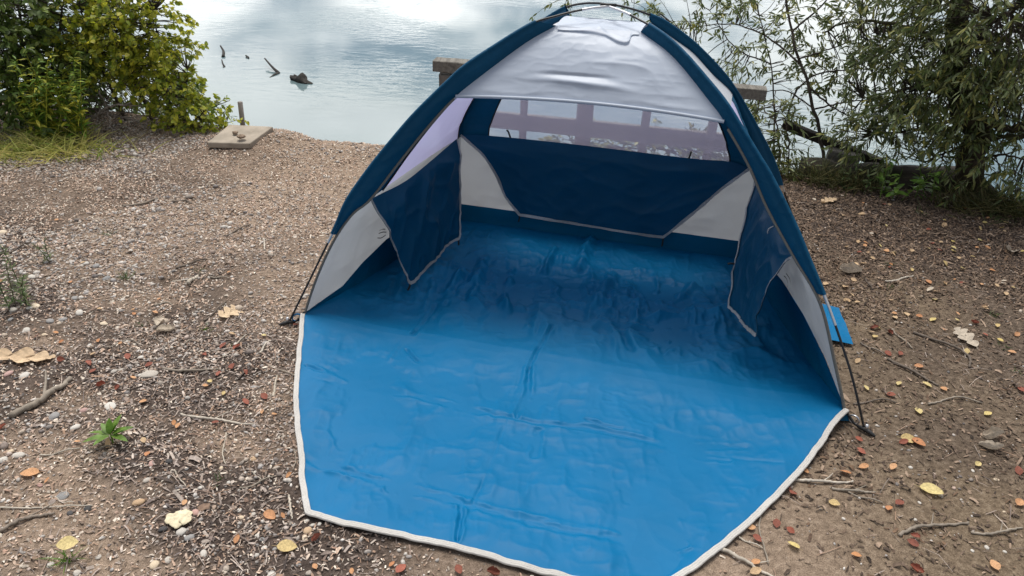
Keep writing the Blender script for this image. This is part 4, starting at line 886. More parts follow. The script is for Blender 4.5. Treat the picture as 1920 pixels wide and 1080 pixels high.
# ================================================================== UNCOUNTABLE LITTER
def intent(x, y):
    lx, ly = toloc(x, y); w = 1.06 + (.72 - 1.06) * (ly + .535) / 1.07
    return ((np.abs(lx) < w) & (np.abs(ly) < .535))
FL2 = np.array([G(*q)[:2] for q in ((566, 592), (558, 680), (553, 760), (561, 850), (566, 915), (576, 968), (700, 1000), (840, 1030), (1060, 1090), (1160, 1110), (1265, 1098), (1380, 1008), (1465, 930), (1525, 858), (1565, 800), (1585, 768))])
def inpoly(x, y, P):
    c = np.zeros(x.shape, bool); j = len(P) - 1
    for i in range(len(P)):
        a, b = P[i], P[j]; c ^= ((a[1] > y) != (b[1] > y)) & (x < (b[0] - a[0]) * (y - a[1]) / (b[1] - a[1] + 1e-12) + a[0]); j = i
    return c
def scatter(n, dens):
    """points in the visible wedge, thinned by a density field"""
    y = np.sqrt(rng.random(n) * (5.0 ** 2 - 1.0 ** 2) + 1.0 ** 2); x = (rng.random(n) * 2 - 1) * (1.25 + .82 * y); k = rng.random(n) < np.interp(np.abs(x) - .60 - .72 * y, [0, .9], [1, .35]); x, y = x[k], y[k]
    k = (y < np.interp(x, EX, EY) + .12) & ~intent(x, y) & ~inpoly(x, y, FL2); x, y = x[k], y[k]
    k = rng.random(len(x)) < dens(x, y); return x[k], y[k]
def frames(n, tilt):
    yaw = rng.random(n) * 2 * np.pi; a, b = rng.normal(0, tilt, n), rng.normal(0, tilt, n)
    t = np.stack([np.cos(yaw), np.sin(yaw), a], 1); s = np.stack([-np.sin(yaw), np.cos(yaw), b], 1); nn = np.cross(t, s); return t, s, nn
def chips(x, y, L, W, curl, lift, tilt=.25):
    n = len(x); t, s, nn = frames(n, tilt); z = ground_z(x, y) + lift; c = np.stack([x, y, z], 1)
    sh = .4 + .6 * rng.random(n); V = np.zeros((n, 6, 3)); bend = (rng.random(n) - .35) * curl
    for i, (a, wq) in enumerate(((-.5, .35), (0, 1), (.5, .35))):
        h = (bend * L * (1 - 4 * a * a))[:, None] * nn; wv = (wq if i == 1 else 1) * np.where(i == 1, 1, sh)
        for j, b in enumerate((-.5, .5)):
            V[:, i * 2 + j] = c + t * (a * L)[:, None] + s * (b * W * wv + .12 * W * (rng.random(n) - .5))[:, None] + h
    base = np.arange(n)[:, None, None] * 6; FC = (np.array([[0, 1, 3, 2], [2, 3, 5, 4]])[None] + base).reshape(-1, 4); return V.reshape(-1, 3), FC
def pebbles(x, y, r, tmpl, flat=.6):
    n = len(x); V0, F0 = tmpl; m_ = len(V0); t, s, nn = frames(n, .2); a = 1 + .5 * (rng.random(n) - .3); b = .8 + .3 * (rng.random(n) - .5)
    jit = 1 + .25 * (rng.random((n, m_)) - .5); q = V0[None] * jit[..., None]
    P = q[..., 0:1] * t[:, None] * (r * a)[:, None, None] + q[..., 1:2] * s[:, None] * (r * b)[:, None, None] + q[..., 2:3] * nn[:, None] * (r * flat)[:, None, None]
    P += np.stack([x, y, ground_z(x, y) + r * .2], 1)[:, None]
    return P.reshape(-1, 3), (F0[None] + np.arange(n)[:, None, None] * m_).reshape(-1, 3)
def leftw(x): return sstep(.2, -.5, x)
def clump(x, y, sc, seed, lo=.42, hi=.6): return sstep(lo, hi, fbm(x * sc, y * sc, seed, 3))
hum = lambda x, y: humus(x, y)
CH_L = island_mat('wood_chip_litter', [(0.049, 0.038, 0.035), (0.128, 0.100, 0.084), (0.243, 0.194, 0.167), (0.428, 0.361, 0.319), (0.186, 0.118, 0.084), (0.598, 0.513, 0.445), (0.085, 0.067, 0.058), (0.342, 0.223, 0.152), (0.158, 0.139, 0.139)], .85, jitter_scale=120)
CH_S = island_mat('sandy_crumb_litter', [(0.244, 0.167, 0.118), (0.458, 0.317, 0.234), (0.640, 0.492, 0.386), (0.152, 0.111, 0.084), (0.800, 0.714, 0.603), (0.381, 0.238, 0.176)], .9, jitter_scale=120)
CH_R = island_mat('dark_leaf_litter', [(0.030, 0.021, 0.016), (0.074, 0.052, 0.039), (0.135, 0.094, 0.068), (0.216, 0.156, 0.112), (0.054, 0.036, 0.027), (0.365, 0.267, 0.194), (0.101, 0.065, 0.045), (0.176, 0.111, 0.069)], .85, jitter_scale=120)
PB = island_mat('gravel_stones', [(.42, .38, .34), (.22, .20, .19), (.56, .52, .47), (.36, .27, .21), (.13, .12, .12), (.48, .40, .32), (.30, .28, .27), (.62, .59, .55), (.40, .28, .22)], .8, jitter_scale=120)
def litter(name, mat, x, y, L, W, curl, lift, tilt=.25): return tag(mk(name, *chips(x, y, L, W, curl, lift, tilt), mat, smooth=False), kind='stuff')
x, y = scatter(330000, lambda x, y: leftw(x) * np.clip(.05 + .75 * clump(x, y, 2.2, 301, .45, .6) + .7 * patches(x, y, MULCH) - .62 * patches(x, y, SANDP), .03, 1) * sstep(4.3, 3.2, y) * (.45 + .55 * sstep(3.6, 2.3, y)))
litter('bark_litter', CH_L, x, y, rng.lognormal(np.log(.011), .6, len(x)), rng.lognormal(np.log(.003), .55, len(x)), .22, .004, .22)
x, y = scatter(330000, lambda x, y: leftw(x - .6) * np.clip((.30 + .5 * clump(x, y, 5, 305)) * (.5 + .5 * sstep(2.2, 3.6, y)) + .35 * patches(x, y, SANDP), 0, 1))
litter('sandy_crumbs', CH_S, x, y, rng.lognormal(np.log(.009), .4, len(x)), rng.lognormal(np.log(.0045), .4, len(x)), .6, .003, .4)
x, y = scatter(340000, lambda x, y: sstep(.55, 1.2, x) * (.20 + .80 * np.maximum(clump(x, y, 2.0, 309, .40, .6), sstep(2.7, 3.5, y) * sstep(1.3, 1.9, x)) * (.35 + .65 * sstep(1.8, 3.2, y))))
litter('leaf_litter', CH_R, x, y, rng.lognormal(np.log(.014), .45, len(x)), rng.lognormal(np.log(.0048), .45, len(x)), .5, .004, .28)
x, y = scatter(160000, lambda x, y: leftw(x) * (1 - .8 * patches(x, y, SANDP)) * (.05 + .95 * clump(x, y, 1.7, 313, .45, .62)) * (.25 + .75 * sstep(-1.2, -2.2, x + (y - 3) * .2)))
tag(mk('gravel', *pebbles(x, y, rng.lognormal(np.log(.0052), .42, len(x)), I0), PB), kind='stuff')
x, y = scatter(170000, lambda x, y: (.10 + .18 * sstep(.5, -.5, x)) * (.3 + .7 * clump(x, y, 3.1, 317)) + .0 * x)
tag(mk('grit', *pebbles(x, y, rng.lognormal(np.log(.0034), .40, len(x)), I0), PB), kind='stuff')
# fine straws and root hairs
x, y = scatter(9000, lambda x, y: .22 + .35 * clump(x, y, 2.5, 321) + 0 * x)
litter('straw_litter', CH_L, x, y, rng.lognormal(np.log(.045), .45, len(x)), np.full(len(x), .0022), .25, .006, .12)

# ================================================================== VEGETATION
def nrmz(v): return v / (np.linalg.norm(v, axis=-1, keepdims=True) + 1e-12)
def leafcloud(P, A, N, L, W, droop=.15, fold=.25, lance=False):
    """one 9-vertex leaf per point: base P, axis A, normal N"""
    n = len(P); A = nrmz(A); S_ = nrmz(np.cross(A, N)); N = np.cross(S_, A)
    L = np.broadcast_to(L, n)[:, None]; W = np.broadcast_to(W, n)[:, None]
    rows = [(0., .05), (.22, .7 if lance else .85), (.5, 1.), (.78, .62 if lance else .66), (1., .0)]
    V = np.zeros((n, 11, 3)); k = 0; idx = []
    for t, w in rows:
        c = P + A * L * t - N * L * droop * t * t
        if w < .06: V[:, k] = c; idx.append((k,)); k += 1
        else:
            e = N * W * w * .5 * fold
            V[:, k] = c - S_ * W * .5 * w + e; V[:, k + 1] = c; V[:, k + 2] = c + S_ * W * .5 * w + e; idx.append((k, k + 1, k + 2)); k += 3
    f = [(0, 1, 2), (0, 2, 3)]
    for a, b in ((1, 4), (4, 7)):
        f += [(a, b, b + 1), (a, b + 1, a + 1), (a + 1, b + 1, b + 2), (a + 1, b + 2, a + 2)]
    f += [(7, 10, 8), (8, 10, 9)]
    FC = (np.array(f)[None] + np.arange(n)[:, None, None] * 11).reshape(-1, 3); return V.reshape(-1, 3), FC
def rdir(n): return nrmz(rng.normal(0, 1, (n, 3)))
def grow(blobs, pts, droop, tl, nl, L, W, updir=.2, lance=False, twig_r=.0022, connect=True, leaf_up=.7, ldroop=.2):
    """leafy twigs filling the given lumps (centre, radius, count) -> leaf mesh data and a twig MB"""
    twigs = MB(); LP, LA, LN, LL = [], [], [], []
    pts = np.asarray(pts)
    for c, r, cnt in blobs:
        for _ in range(int(cnt * 1.25)):
            o = rdir(1)[0] * r * rng.random() ** .45; o[2] *= .85; s = c + o
            j = np.argmin(((pts - s) ** 2).sum(1)); b = pts[j]
            d = nrmz(nrmz(s - b) * .5 + nrmz(o) * .45 + rdir(1)[0] * .55 + np.array([0, 0, updir])); l = tl * rng.uniform(.6, 1.3)
            t = np.linspace(0, 1, 7)[:, None]; q = s + d * l * t - np.array([0, 0, 1]) * droop * l * t * t
            if connect:
                mid = (b + s) / 2 + rdir(1)[0] * .05 * np.linalg.norm(s - b); cc = spline(np.array([b, mid, s]), 8); twigs.tube(cc, twig_r * 1.9, twig_r * 1.1, 4)
            twigs.tube(q, twig_r, twig_r * .45, 4)
            m_ = max(2, int(rng.normal(nl, nl * .25))); tt = np.sort(rng.random(m_) ** .8)[:, None]; p = s + d * l * tt - np.array([0, 0, 1]) * droop * l * tt * tt
            tang = nrmz(d * l - np.array([0, 0, 2.]) * droop * l * tt); side = nrmz(np.cross(tang, rdir(1)[0])); sg = np.where(np.arange(m_) % 2, 1, -1)[:, None]
            LP.append(p); LA.append(nrmz(tang * .8 + side * sg * .75 + rng.normal(0, .22, (m_, 3)) - np.array([0, 0, ldroop]))); LN.append(nrmz(np.array([0, 0, leaf_up]) + rng.normal(0, .5, (m_, 3)))); LL.append(np.full(m_, 1.) * rng.uniform(.6, 1.2, m_))
    LP, LA, LN, LL = map(np.concatenate, (LP, LA, LN, LL))
    return leafcloud(LP, LA, LN, LL * L, LL * W * rng.uniform(.8, 1.2, len(LL)), droop=.18, lance=lance), twigs
BR = barky('branch_bark', (.030, .024, .018), (.10, .082, .065), scale=(40, 40, 10), bump=.4)
BRM = barky('mossy_trunk_bark', (.028, .022, .016), (.10, .078, .055), scale=(30, 30, 6), bump=.8, moss=(.055, .06, .018))
DEADW = barky('dead_wood', (.13, .11, .095), (.38, .33, .29), scale=(30, 30, 8), bump=.3)
BRAMB = island_mat('bramble_leaves', [(0.228, 0.318, 0.028), (0.478, 0.507, 0.040), (0.125, 0.206, 0.025), (0.684, 0.637, 0.062), (0.332, 0.392, 0.047), (0.186, 0.262, 0.031), (0.768, 0.712, 0.109), (0.394, 0.449, 0.047)], .45, .5, .5, 60)
SHRUB = island_mat('dark_shrub_leaves', [(0.072, 0.126, 0.023), (0.120, 0.200, 0.038), (0.204, 0.294, 0.060), (0.053, 0.095, 0.021), (0.288, 0.357, 0.085), (0.096, 0.168, 0.034)], .45, .28, .5, 60)
GOLD = island_mat('goldenrod_leaves', [(0.096, 0.195, 0.024), (0.160, 0.285, 0.036), (0.320, 0.405, 0.048), (0.672, 0.600, 0.072), (0.144, 0.240, 0.036)], .5, .3, .4, 60)
WILL = island_mat('willow_leaves', [(0.112, 0.160, 0.040), (0.072, 0.109, 0.031), (0.193, 0.235, 0.082), (0.304, 0.339, 0.164), (0.092, 0.133, 0.036), (0.142, 0.189, 0.055), (0.405, 0.377, 0.100), (0.121, 0.170, 0.064)], .45, .22, .5, 60)
GRASSL = island_mat('yellow_green_grass', [(0.274, 0.333, 0.063), (0.483, 0.469, 0.126), (0.161, 0.242, 0.044), (0.676, 0.575, 0.214), (0.354, 0.393, 0.088)], .6, .3, .3, 60)
GRASSD = island_mat('olive_grass', [(.045, .06, .018), (.09, .10, .03), (.15, .13, .05), (.03, .045, .014), (.21, .17, .08)], .65, .25, .3, 60)
GREEN = island_mat('fresh_green_leaves', [(.12, .24, .03), (.18, .30, .05), (.09, .19, .03)], .45, .35, .4, 60)
DULLG = island_mat('dull_green_leaves', [(.06, .11, .03), (.10, .16, .05), (.15, .18, .07), (.05, .08, .03)], .6, .3, .3, 60)
def B(*a): return [(PY(px, py, Y), r, c) for px, py, Y, r, c in a]
def stemset(mb, polys):
    pts = []
    for poly, r0, r1 in polys:
        c = spline(np.array([PY(*q) for q in poly]), 40); c += (fbm(np.arange(40)[:, None] * .35 + np.array([[0, 7, 13]]), np.zeros((40, 3)) + r0 * 999, 5, 2) - .5) * r0 * 1.6
        mb.tube(c, r0, r1, 8); pts.append(c)
    return np.vstack(pts)
def plant(name, label, cat, base, polys, blobs, leafmat, barkmat, tw, **kw):
    root = empty(name, base, label, cat, kw.pop('group', None)); bm = MB(); pts = stemset(bm, polys); (LV, LF), tw_ = grow(blobs, pts, **kw)
    bm.build('trunk' if cat == 'tree' else 'stems', barkmat, root); tw_.build('twigs', tw, root); mk('crown' if cat == 'tree' else 'foliage', LV, LF, leafmat, root, smooth=True); return root

# left bank: dark shrub behind, yellow green bramble in front
b0 = gnd(60, 262)
plant('dark_shrub', 'dark green leafy shrub at the upper left edge', 'shrub', b0,
  [(((60, 262, 4.75), (50, 180, 4.8), (40, 80, 4.9), (30, -60, 5.0)), .018, .006), (((70, 262, 4.75), (90, 170, 4.75), (110, 60, 4.85), (130, -60, 5.)), .014, .004), (((20, 270, 4.7), (0, 190, 4.65), (-30, 90, 4.7)), .012, .004), (((120, 255, 4.9), (170, 190, 5.2), (230, 150, 5.35)), .010, .003)],
  B((40, 40, 4.75, .30, 70), (25, 110, 4.65, .26, 60), (95, 130, 4.7, .20, 36), (60, 180, 4.65, .16, 26), (0, 185, 4.6, .18, 34), (30, -70, 4.9, .42, 60), (130, 170, 5.0, .18, 26), (-60, 60, 4.7, .35, 40), (230, 180, 5.45, .36, 60), (310, 190, 5.4, .25, 34), (150, 110, 5.2, .3, 40), (130, 20, 5.1, .28, 46)),
  SHRUB, BR, BR, droop=.3, tl=.22, nl=16, L=.050, W=.025)
b0 = gnd(330, 258)
plant('bramble_bush', 'yellow green bramble bush leaning over the water on the left', 'bush', b0,
  [(((300, 255, 4.85), (270, 190, 4.9), (240, 100, 4.95), (220, -20, 5.)), .014, .005), (((330, 258, 4.85), (320, 200, 4.9), (300, 110, 4.95), (290, 20, 5.)), .010, .004), (((345, 258, 4.8), (365, 225, 4.8), (390, 205, 4.85), (432, 188, 4.9)), .007, .002), (((250, 252, 4.85), (210, 170, 4.85), (170, 80, 4.9), (140, -30, 5.)), .012, .004), (((310, 255, 4.8), (345, 195, 4.85), (352, 130, 4.95)), .007, .003),
   (((395, 225, 4.85), (415, 215, 4.85), (425, 205, 4.85), (430, 215, 4.85)), .003, .0012)],
  B((225, 30, 4.85, .26, 64), (275, 70, 4.85, .22, 56), (205, 100, 4.8, .20, 42), (300, 125, 4.85, .18, 46), (250, 130, 4.82, .13, 20), (325, 165, 4.85, .13, 30), (345, 210, 4.8, .13, 34), (382, 220, 4.78, .09, 20), (165, 55, 4.85, .22, 40), (345, 105, 4.95, .07, 7), (395, 205, 4.85, .06, 6), (412, 232, 4.8, .05, 7), (240, -60, 5, .34, 60), (140, -70, 5., .3, 40), (355, 242, 4.72, .06, 9), (150, 100, 4.8, .12, 16)),
  BRAMB, BR, BR, droop=.35, tl=.18, nl=14, L=.033, W=.026, leaf_up=.8)
def stemweed(name, label, cat, items, mat, h, L, W, nl, group=None, spread=.10, lance=True, tip=0., bend=.25, part=True):
    base = np.mean([gnd(*q) for q in items], axis=0); root = empty(name, base, label, cat, group); st = MB(); LP, LA, LN, LL = [], [], [], []
    for q in items:
        p = gnd(*q); hh = h * rng.uniform(.75, 1.2); d = np.array([rng.normal(0, bend), rng.normal(0, bend), 1.]); d /= np.linalg.norm(d)
        t = np.linspace(0, 1, 10)[:, None]; c = p + d * hh * t + np.array([rng.normal(0, .12), rng.normal(0, .12), -.08]) * hh * t * t; st.tube(c, .0028 * (h / .3) ** .5, .0012, 5)
        m_ = int(nl * rng.uniform(.8, 1.2)); tt = rng.random(m_) * .92 + .08; pp = np.stack([np.interp(tt, t[:, 0], c[:, i]) for i in range(3)], 1); az = rng.random(m_) * 6.28; el = rng.normal(.35, .3, m_)
        LP.append(pp); LA.append(np.stack([np.cos(az) * np.cos(el), np.sin(az) * np.cos(el), np.sin(el)], 1)); LN.append(nrmz(np.array([0, 0, 1.]) + rng.normal(0, .3, (m_, 3)))); LL.append((1.15 - .6 * tt) * rng.uniform(.8, 1.2, m_))
    LP, LA, LN, LL = map(np.concatenate, (LP, LA, LN, LL)); st.build('stems', mat, root); mk('leaves', *leafcloud(LP, LA, LN, LL * L, LL * W, droop=.35, lance=lance), mat, root); return root
stemweed('goldenrod_plant', 'tall green and yellow goldenrod stand in front of the bramble on the left', 'wild plant', [(75 + 90 * random.random(), 258 + 14 * random.random()) for _ in range(26)], GOLD, .52, .075, .018, 34, bend=.18)
def grass(name, label, cat, spots, mat, n, h, w=.005, spread=.06, lean=.5, kind=None, group=None):
    base = np.mean([gnd(*q) for q in spots], axis=0); P = np.array([gnd(*q) for q in spots])[rng.integers(0, len(spots), n)]; P = P + np.c_[rng.normal(0, spread, n), rng.normal(0, spread * .7, n), np.zeros(n)]
    P[:, 2] = ground_z(P[:, 0], P[:, 1]) - .005
    az = rng.random(n) * 6.28; D = np.stack([np.cos(az) * lean, np.sin(az) * lean, np.ones(n)], 1) * (1, 1, 1); D = nrmz(D + rng.normal(0, .25, (n, 3))); hh = h * rng.uniform(.5, 1.25, n)
    S_ = nrmz(np.cross(D, rdir(n))); V = np.zeros((n, 9, 3)); dr = np.stack([np.cos(az) * .5, np.sin(az) * .5, -np.full(n, .7)], 1) * rng.uniform(.2, 1.1, n)[:, None]
    for i, t in enumerate((0, .35, .7, 1.)):
        c = P + D * (hh * t)[:, None] + dr * (hh * t ** 2.2 * .6)[:, None]; ww = w * (1, .9, .6, 0)[i] * .5
        if i < 3: V[:, 2 * i] = c - S_ * ww; V[:, 2 * i + 1] = c + S_ * ww
        else: V[:, 6] = c; V[:, 7] = c + S_ * .0003; V[:, 8] = c
    FC = (np.array([(0, 1, 3, 2), (2, 3, 5, 4), (4, 5, 7, 6)])[None] + np.arange(n)[:, None, None] * 9).reshape(-1, 4)
    V = V.reshape(-1, 9, 3)[:, :8].reshape(-1, 3); FC = (np.array([(0, 1, 3, 2), (2, 3, 5, 4), (4, 5, 7, 6)])[None] + np.arange(n)[:, None, None] * 8).reshape(-1, 4)
    o = mk(name, V, FC, mat, None, True, origin=base); return tag(o, label, cat, group, kind)
grass('grass_verge', 'pale yellow green grass sprawling below the shrub on the left', 'grass', [(10, 285), (45, 290), (80, 288), (110, 285), (140, 288), (165, 285), (60, 275), (100, 272), (20, 300)], GRASSL, 700, .20, .006, .10, 1.1, kind='stuff')
grass('dry_grass_verge', 'dry straw coloured grass under the bramble on the left', 'grass', [(150, 268), (200, 266), (240, 262), (20, 265), (0, 250), (300, 258)], island_mat('straw_grass', [(.32, .25, .15), (.20, .15, .09), (.40, .33, .22), (.12, .09, .06)], .7, .15, .2, 60), 260, .14, .004, .12, 1.4, kind='stuff')
def deadbranch(poly, r0, r1, label, mat=DEADW, group='dead branches under the bramble', forks=2):
    c = spline(np.array([PY(*q) for q in poly]), 30); mb = MB(); c += (fbm(np.arange(30)[:, None] * .5 + np.array([[0, 7, 13]]), np.zeros((30, 3)) + poly[0][0], 5, 2) - .5) * r0 * 3; mb.tube(c, r0, r1, 7, cap=True)
    for k in range(forks):
        i = random.randrange(8, 24); d = nrmz(nrmz(c[i + 1] - c[i]) + rdir(1)[0] * .8); mb.tube(spline(np.array([c[i], c[i] + d * r0 * 9, c[i] + d * r0 * 17 + rdir(1)[0] * r0 * 3]), 8), (r0 + r1) * .3, r1 * .5, 5)
    tag(mb.build('dead_branch', mat, origin=c[0]), label, 'branch', group)
deadbranch(((168, 224, 4.62), (200, 203, 4.6), (225, 197, 4.62), (250, 196, 4.66)), .008, .005, 'bare pale arched branch in the hollow under the bramble')
deadbranch(((187, 172, 4.7), (200, 203, 4.62), (207, 232, 4.55), (209, 254, 4.5)), .006, .004, 'bare pale branch leaning straight down to the soil under the bramble')
deadbranch(((205, 214, 4.75), (240, 224, 4.7), (275, 230, 4.7)), .008, .004, 'grey branch lying sideways deep in the bramble hollow')
deadbranch(((205, 274, 4.4), (230, 271, 4.42), (254, 268, 4.44)), .006, .003, 'tan stick lying on the soil at the foot of the bramble', forks=1)
deadbranch(((0, 245, 4.5), (25, 258, 4.45), (48, 268, 4.42)), .005, .003, 'dry stalk fallen across the grass at the left edge', forks=1)
tg_ = MB(); TANG = barky('dry_twigs', (.10, .08, .065), (.26, .215, .175), scale=(30, 30, 8), bump=.3)
for _ in range(170):
    px, py = random.uniform(140, 330), random.uniform(175, 262); s = PY(px, py, random.uniform(4.75, 5.15)); d = rdir(1)[0] * (1, .6, .7); l = random.uniform(.12, .40); mid = s + d * l * .5 + rdir(1)[0] * .03; tg_.tube(spline(np.array([s, mid, s + d * l]), 7), random.uniform(.0015, .004), .001, 4)
tag(tg_.build('dead_twig_tangle', TANG, origin=gnd(230, 262)), kind='stuff')

# right bank: willow, a thin sapling, shrubs, logs
wb = gnd(1840, 378)
plant('willow_tree', 'grey green willow with mossy trunk leaning over the lake at the right', 'tree', wb,
  [(((1842, 384, 4.16), (1832, 330, 4.22), (1818, 260, 4.28), (1806, 120, 4.4), (1780, -100, 4.6), (1750, -300, 4.7)), .085, .04), (((1812, 236, 4.3), (1860, 238, 4.15), (1930, 246, 4.0)), .022, .016), (((1925, 255, 4.0), (1850, 262, 4.15), (1790, 280, 4.2), (1735, 305, 4.25)), .014, .005), (((1812, 200, 4.32), (1740, 165, 4.4), (1690, 170, 4.5), (1620, 185, 4.6)), .014, .004),
   (((1815, 215, 4.3), (1760, 235, 4.35), (1690, 248, 4.4), (1640, 252, 4.45)), .014, .005), (((1806, 120, 4.4), (1720, 60, 4.5), (1620, 40, 4.7), (1540, 60, 4.8)), .016, .005), (((1800, 100, 4.4), (1870, 40, 4.25), (1940, 0, 4.1)), .016, .006), (((1790, -20, 4.5), (1700, -90, 4.6), (1600, -120, 4.8)), .018, .006), (((1830, 300, 4.24), (1880, 290, 4.1), (1925, 300, 4.)), .010, .004)],
  B((1850, 40, 4.25, .30, 62), (1770, 60, 4.45, .25, 46), (1880, 130, 4.15, .26, 60), (1790, 150, 4.25, .24, 52), (1710, 120, 4.45, .22, 34), (1900, 205, 4.15, .2, 40), (1825, 215, 4.25, .18, 36), (1725, 205, 4.35, .22, 44), (1650, 200, 4.55, .18, 26), (1625, 245, 4.45, .14, 20), (1690, 262, 4.35, .14, 22), (1780, 278, 4.15, .11, 11), (1890, 295, 4.05, .14, 17), (1845, 305, 4.1, .10, 11), (1905, 345, 4.02, .10, 9), (1740, 250, 4.25, .12, 10), (1640, 70, 4.75, .22, 22),
    (1700, -90, 4.65, .42, 50), (1850, -100, 4.3, .42, 56), (1930, -230, 4.2, .5, 50), (1700, -260, 4.7, .55, 55), (1950, 60, 4.0, .3, 40), (1590, 130, 4.75, .16, 12)),
  WILL, BRM, BR, droop=.28, tl=.21, nl=18, L=.056, W=.0125, lance=True, leaf_up=.6, ldroop=.35)
wb = gnd(1545, 345)
plant('thin_willow_sapling', 'thin sparse sapling with bare crossing stems behind the tent on the right', 'tree', wb,
  [(((1547, 348, 4.6), (1542, 275, 4.65), (1527, 205, 4.7), (1503, 120, 4.78), (1484, 60, 4.85), (1462, -60, 5.)), .013, .006), (((1527, 205, 4.7), (1580, 192, 4.65), (1650, 185, 4.6)), .006, .003), (((1503, 120, 4.78), (1440, 70, 4.95), (1370, 45, 5.1), (1275, 55, 5.2)), .007, .002), (((1515, 160, 4.75), (1560, 200, 4.7), (1610, 225, 4.65)), .007, .003), (((1450, 320, 4.7), (1452, 220, 4.8), (1445, 120, 4.9), (1425, 30, 5.)), .007, .003), (((1475, 245, 4.75), (1490, 175, 4.75), (1540, 138, 4.75), (1640, 128, 4.7)), .008, .003),
   (((1484, 60, 4.85), (1540, 10, 4.85), (1600, -60, 4.8)), .007, .003), (((1445, 120, 4.9), (1380, 90, 5.), (1330, 20, 5.15)), .005, .002), (((1462, -60, 5.), (1330, -70, 5.2), (1180, -40, 5.3), (1065, -20, 5.35)), .008, .002), (((1527, 205, 4.7), (1470, 170, 4.8), (1400, 180, 4.9)), .005, .002), (((1500, 110, 4.78), (1560, 90, 4.8), (1640, 60, 4.7)), .006, .002)],
  B((1560, 140, 4.8, .18, 12), (1475, 115, 4.95, .22, 20), (1600, 70, 4.85, .22, 16), (1540, 35, 4.95, .24, 20), (1440, 50, 5.05, .22, 18), (1395, 120, 4.95, .18, 18), (1345, 40, 5.15, .18, 14), (1285, 30, 5.2, .12, 7), (1500, 210, 4.8, .13, 6), (1425, 190, 4.8, .10, 9), (1660, 30, 4.8, .22, 18), (1500, -80, 5, .35, 26), (1350, -70, 5.2, .25, 10), (1180, 0, 5.3, .05, 4), (1232, 20, 5.25, .05, 4), (1065, 5, 5.35, .05, 4), (1440, 245, 4.7, .08, 6), (1600, 200, 4.7, .12, 7), (1310, 95, 5.1, .08, 5), (1400, 30, 5.1, .16, 12)),
  WILL, BR, BR, droop=.35, tl=.20, nl=14, L=.050, W=.013, lance=True, leaf_up=.6, ldroop=.3, twig_r=.0018)
wb = gnd(1462, 335)
plant('low_dark_bush', 'low dark bush close behind the right sleeve of the tent', 'bush', wb, [(((1462, 335, 4.5), (1460, 270, 4.55), (1450, 190, 4.6)), .008, .003), (((1475, 338, 4.45), (1480, 280, 4.5), (1470, 220, 4.55)), .006, .002)],
  B((1450, 215, 4.62, .10, 14), (1458, 265, 4.55, .11, 20), (1470, 310, 4.48, .09, 18), (1500, 330, 4.45, .06, 8)), WILL, BR, BR, droop=.4, tl=.15, nl=11, L=.055, W=.012, lance=True)
# shrubs on the near water's edge, seen through the tent window
wb = PY(1200, 262, 5.0)
plant('waterside_shrub', 'shrub at the water edge seen through the back window', 'bush', [wb[0], wb[1], WATER_Z], [(((1200, 330, 4.95), (1210, 270, 5.0), (1230, 240, 5.0)), .01, .004)],
  B((1150, 275, 5.0, .12, 18), (1220, 270, 5.0, .14, 26), (1290, 275, 4.95, .14, 26), (1340, 280, 4.9, .10, 14), (1060, 265, 5.1, .07, 8)), WILL, BR, BR, droop=.3, tl=.14, nl=11, L=.05, W=.02)
LOGM = barky('dark_log_bark', (.020, .017, .014), (.085, .072, .058), scale=(5, 40, 40), bump=.8, moss=(.03, .034, .014))
def log(name, label, cat, a, b, r, mat, k=18):
    t = np.linspace(0, 1, 40)[:, None]; c = a + (b - a) * t; c = c + (fbm(t * 4 + np.array([[0, 3, 7]]), t * 0, 9, 2) - .5) * r * .5; rr_ = r * (1 + .16 * (fbm(t[:, 0] * 9, t[:, 0] * 0, 19, 2) - .5)); mb = MB(); mb.tube(c, rr_, None, k, cap=True)
    return tag(mb.build(name, mat, origin=a), label, cat)
log('fallen_log', 'thick dark fallen log lying along the bank under the willow', 'log', PY(1496, 332, 4.5), PY(1800, 345, 4.36), .115, LOGM)
o = board('sloping_beam', PY(1468, 232, 4.85), PY(1652, 306, 4.62), .026, .035, BARKDARK, None); tag(o, 'dark timber beam sloping down towards the fallen log at the right', 'beam')
o = board('timber_block', PY(1552, 287, 4.66), PY(1610, 301, 4.60), .035, .05, WOOD, None); tag(o, 'short squared timber with a pale wet top behind the fallen log', 'timber')
stemweed('leafy_weed', 'bright leafy weed growing in front of the dark fallen log', 'wild plant', [(1650, 372), (1672, 374), (1690, 376), (1715, 372), (1735, 374), (1660, 366), (1745, 378)], GREEN, .25, .07, .028, 12, lance=False, bend=.35)
stemweed('leafy_weed', 'dull green weed with small leaves between the tent and the fallen log', 'wild plant', [(1600, 362), (1620, 366), (1585, 358)], DULLG, .20, .045, .018, 12, lance=False, bend=.3)
grass('bank_grass', 'olive grass along the bank in front of the fallen log', 'grass', [(1490, 336), (1520, 340), (1550, 346), (1580, 350), (1610, 354)], GRASSD, 420, .20, .005, .07, .6, kind='stuff')
grass('willow_grass', 'olive grass round the foot of the willow', 'grass', [(1800, 388), (1835, 390), (1870, 396), (1905, 402), (1925, 400), (1880, 385)], GRASSD, 620, .24, .005, .09, .9, kind='stuff')

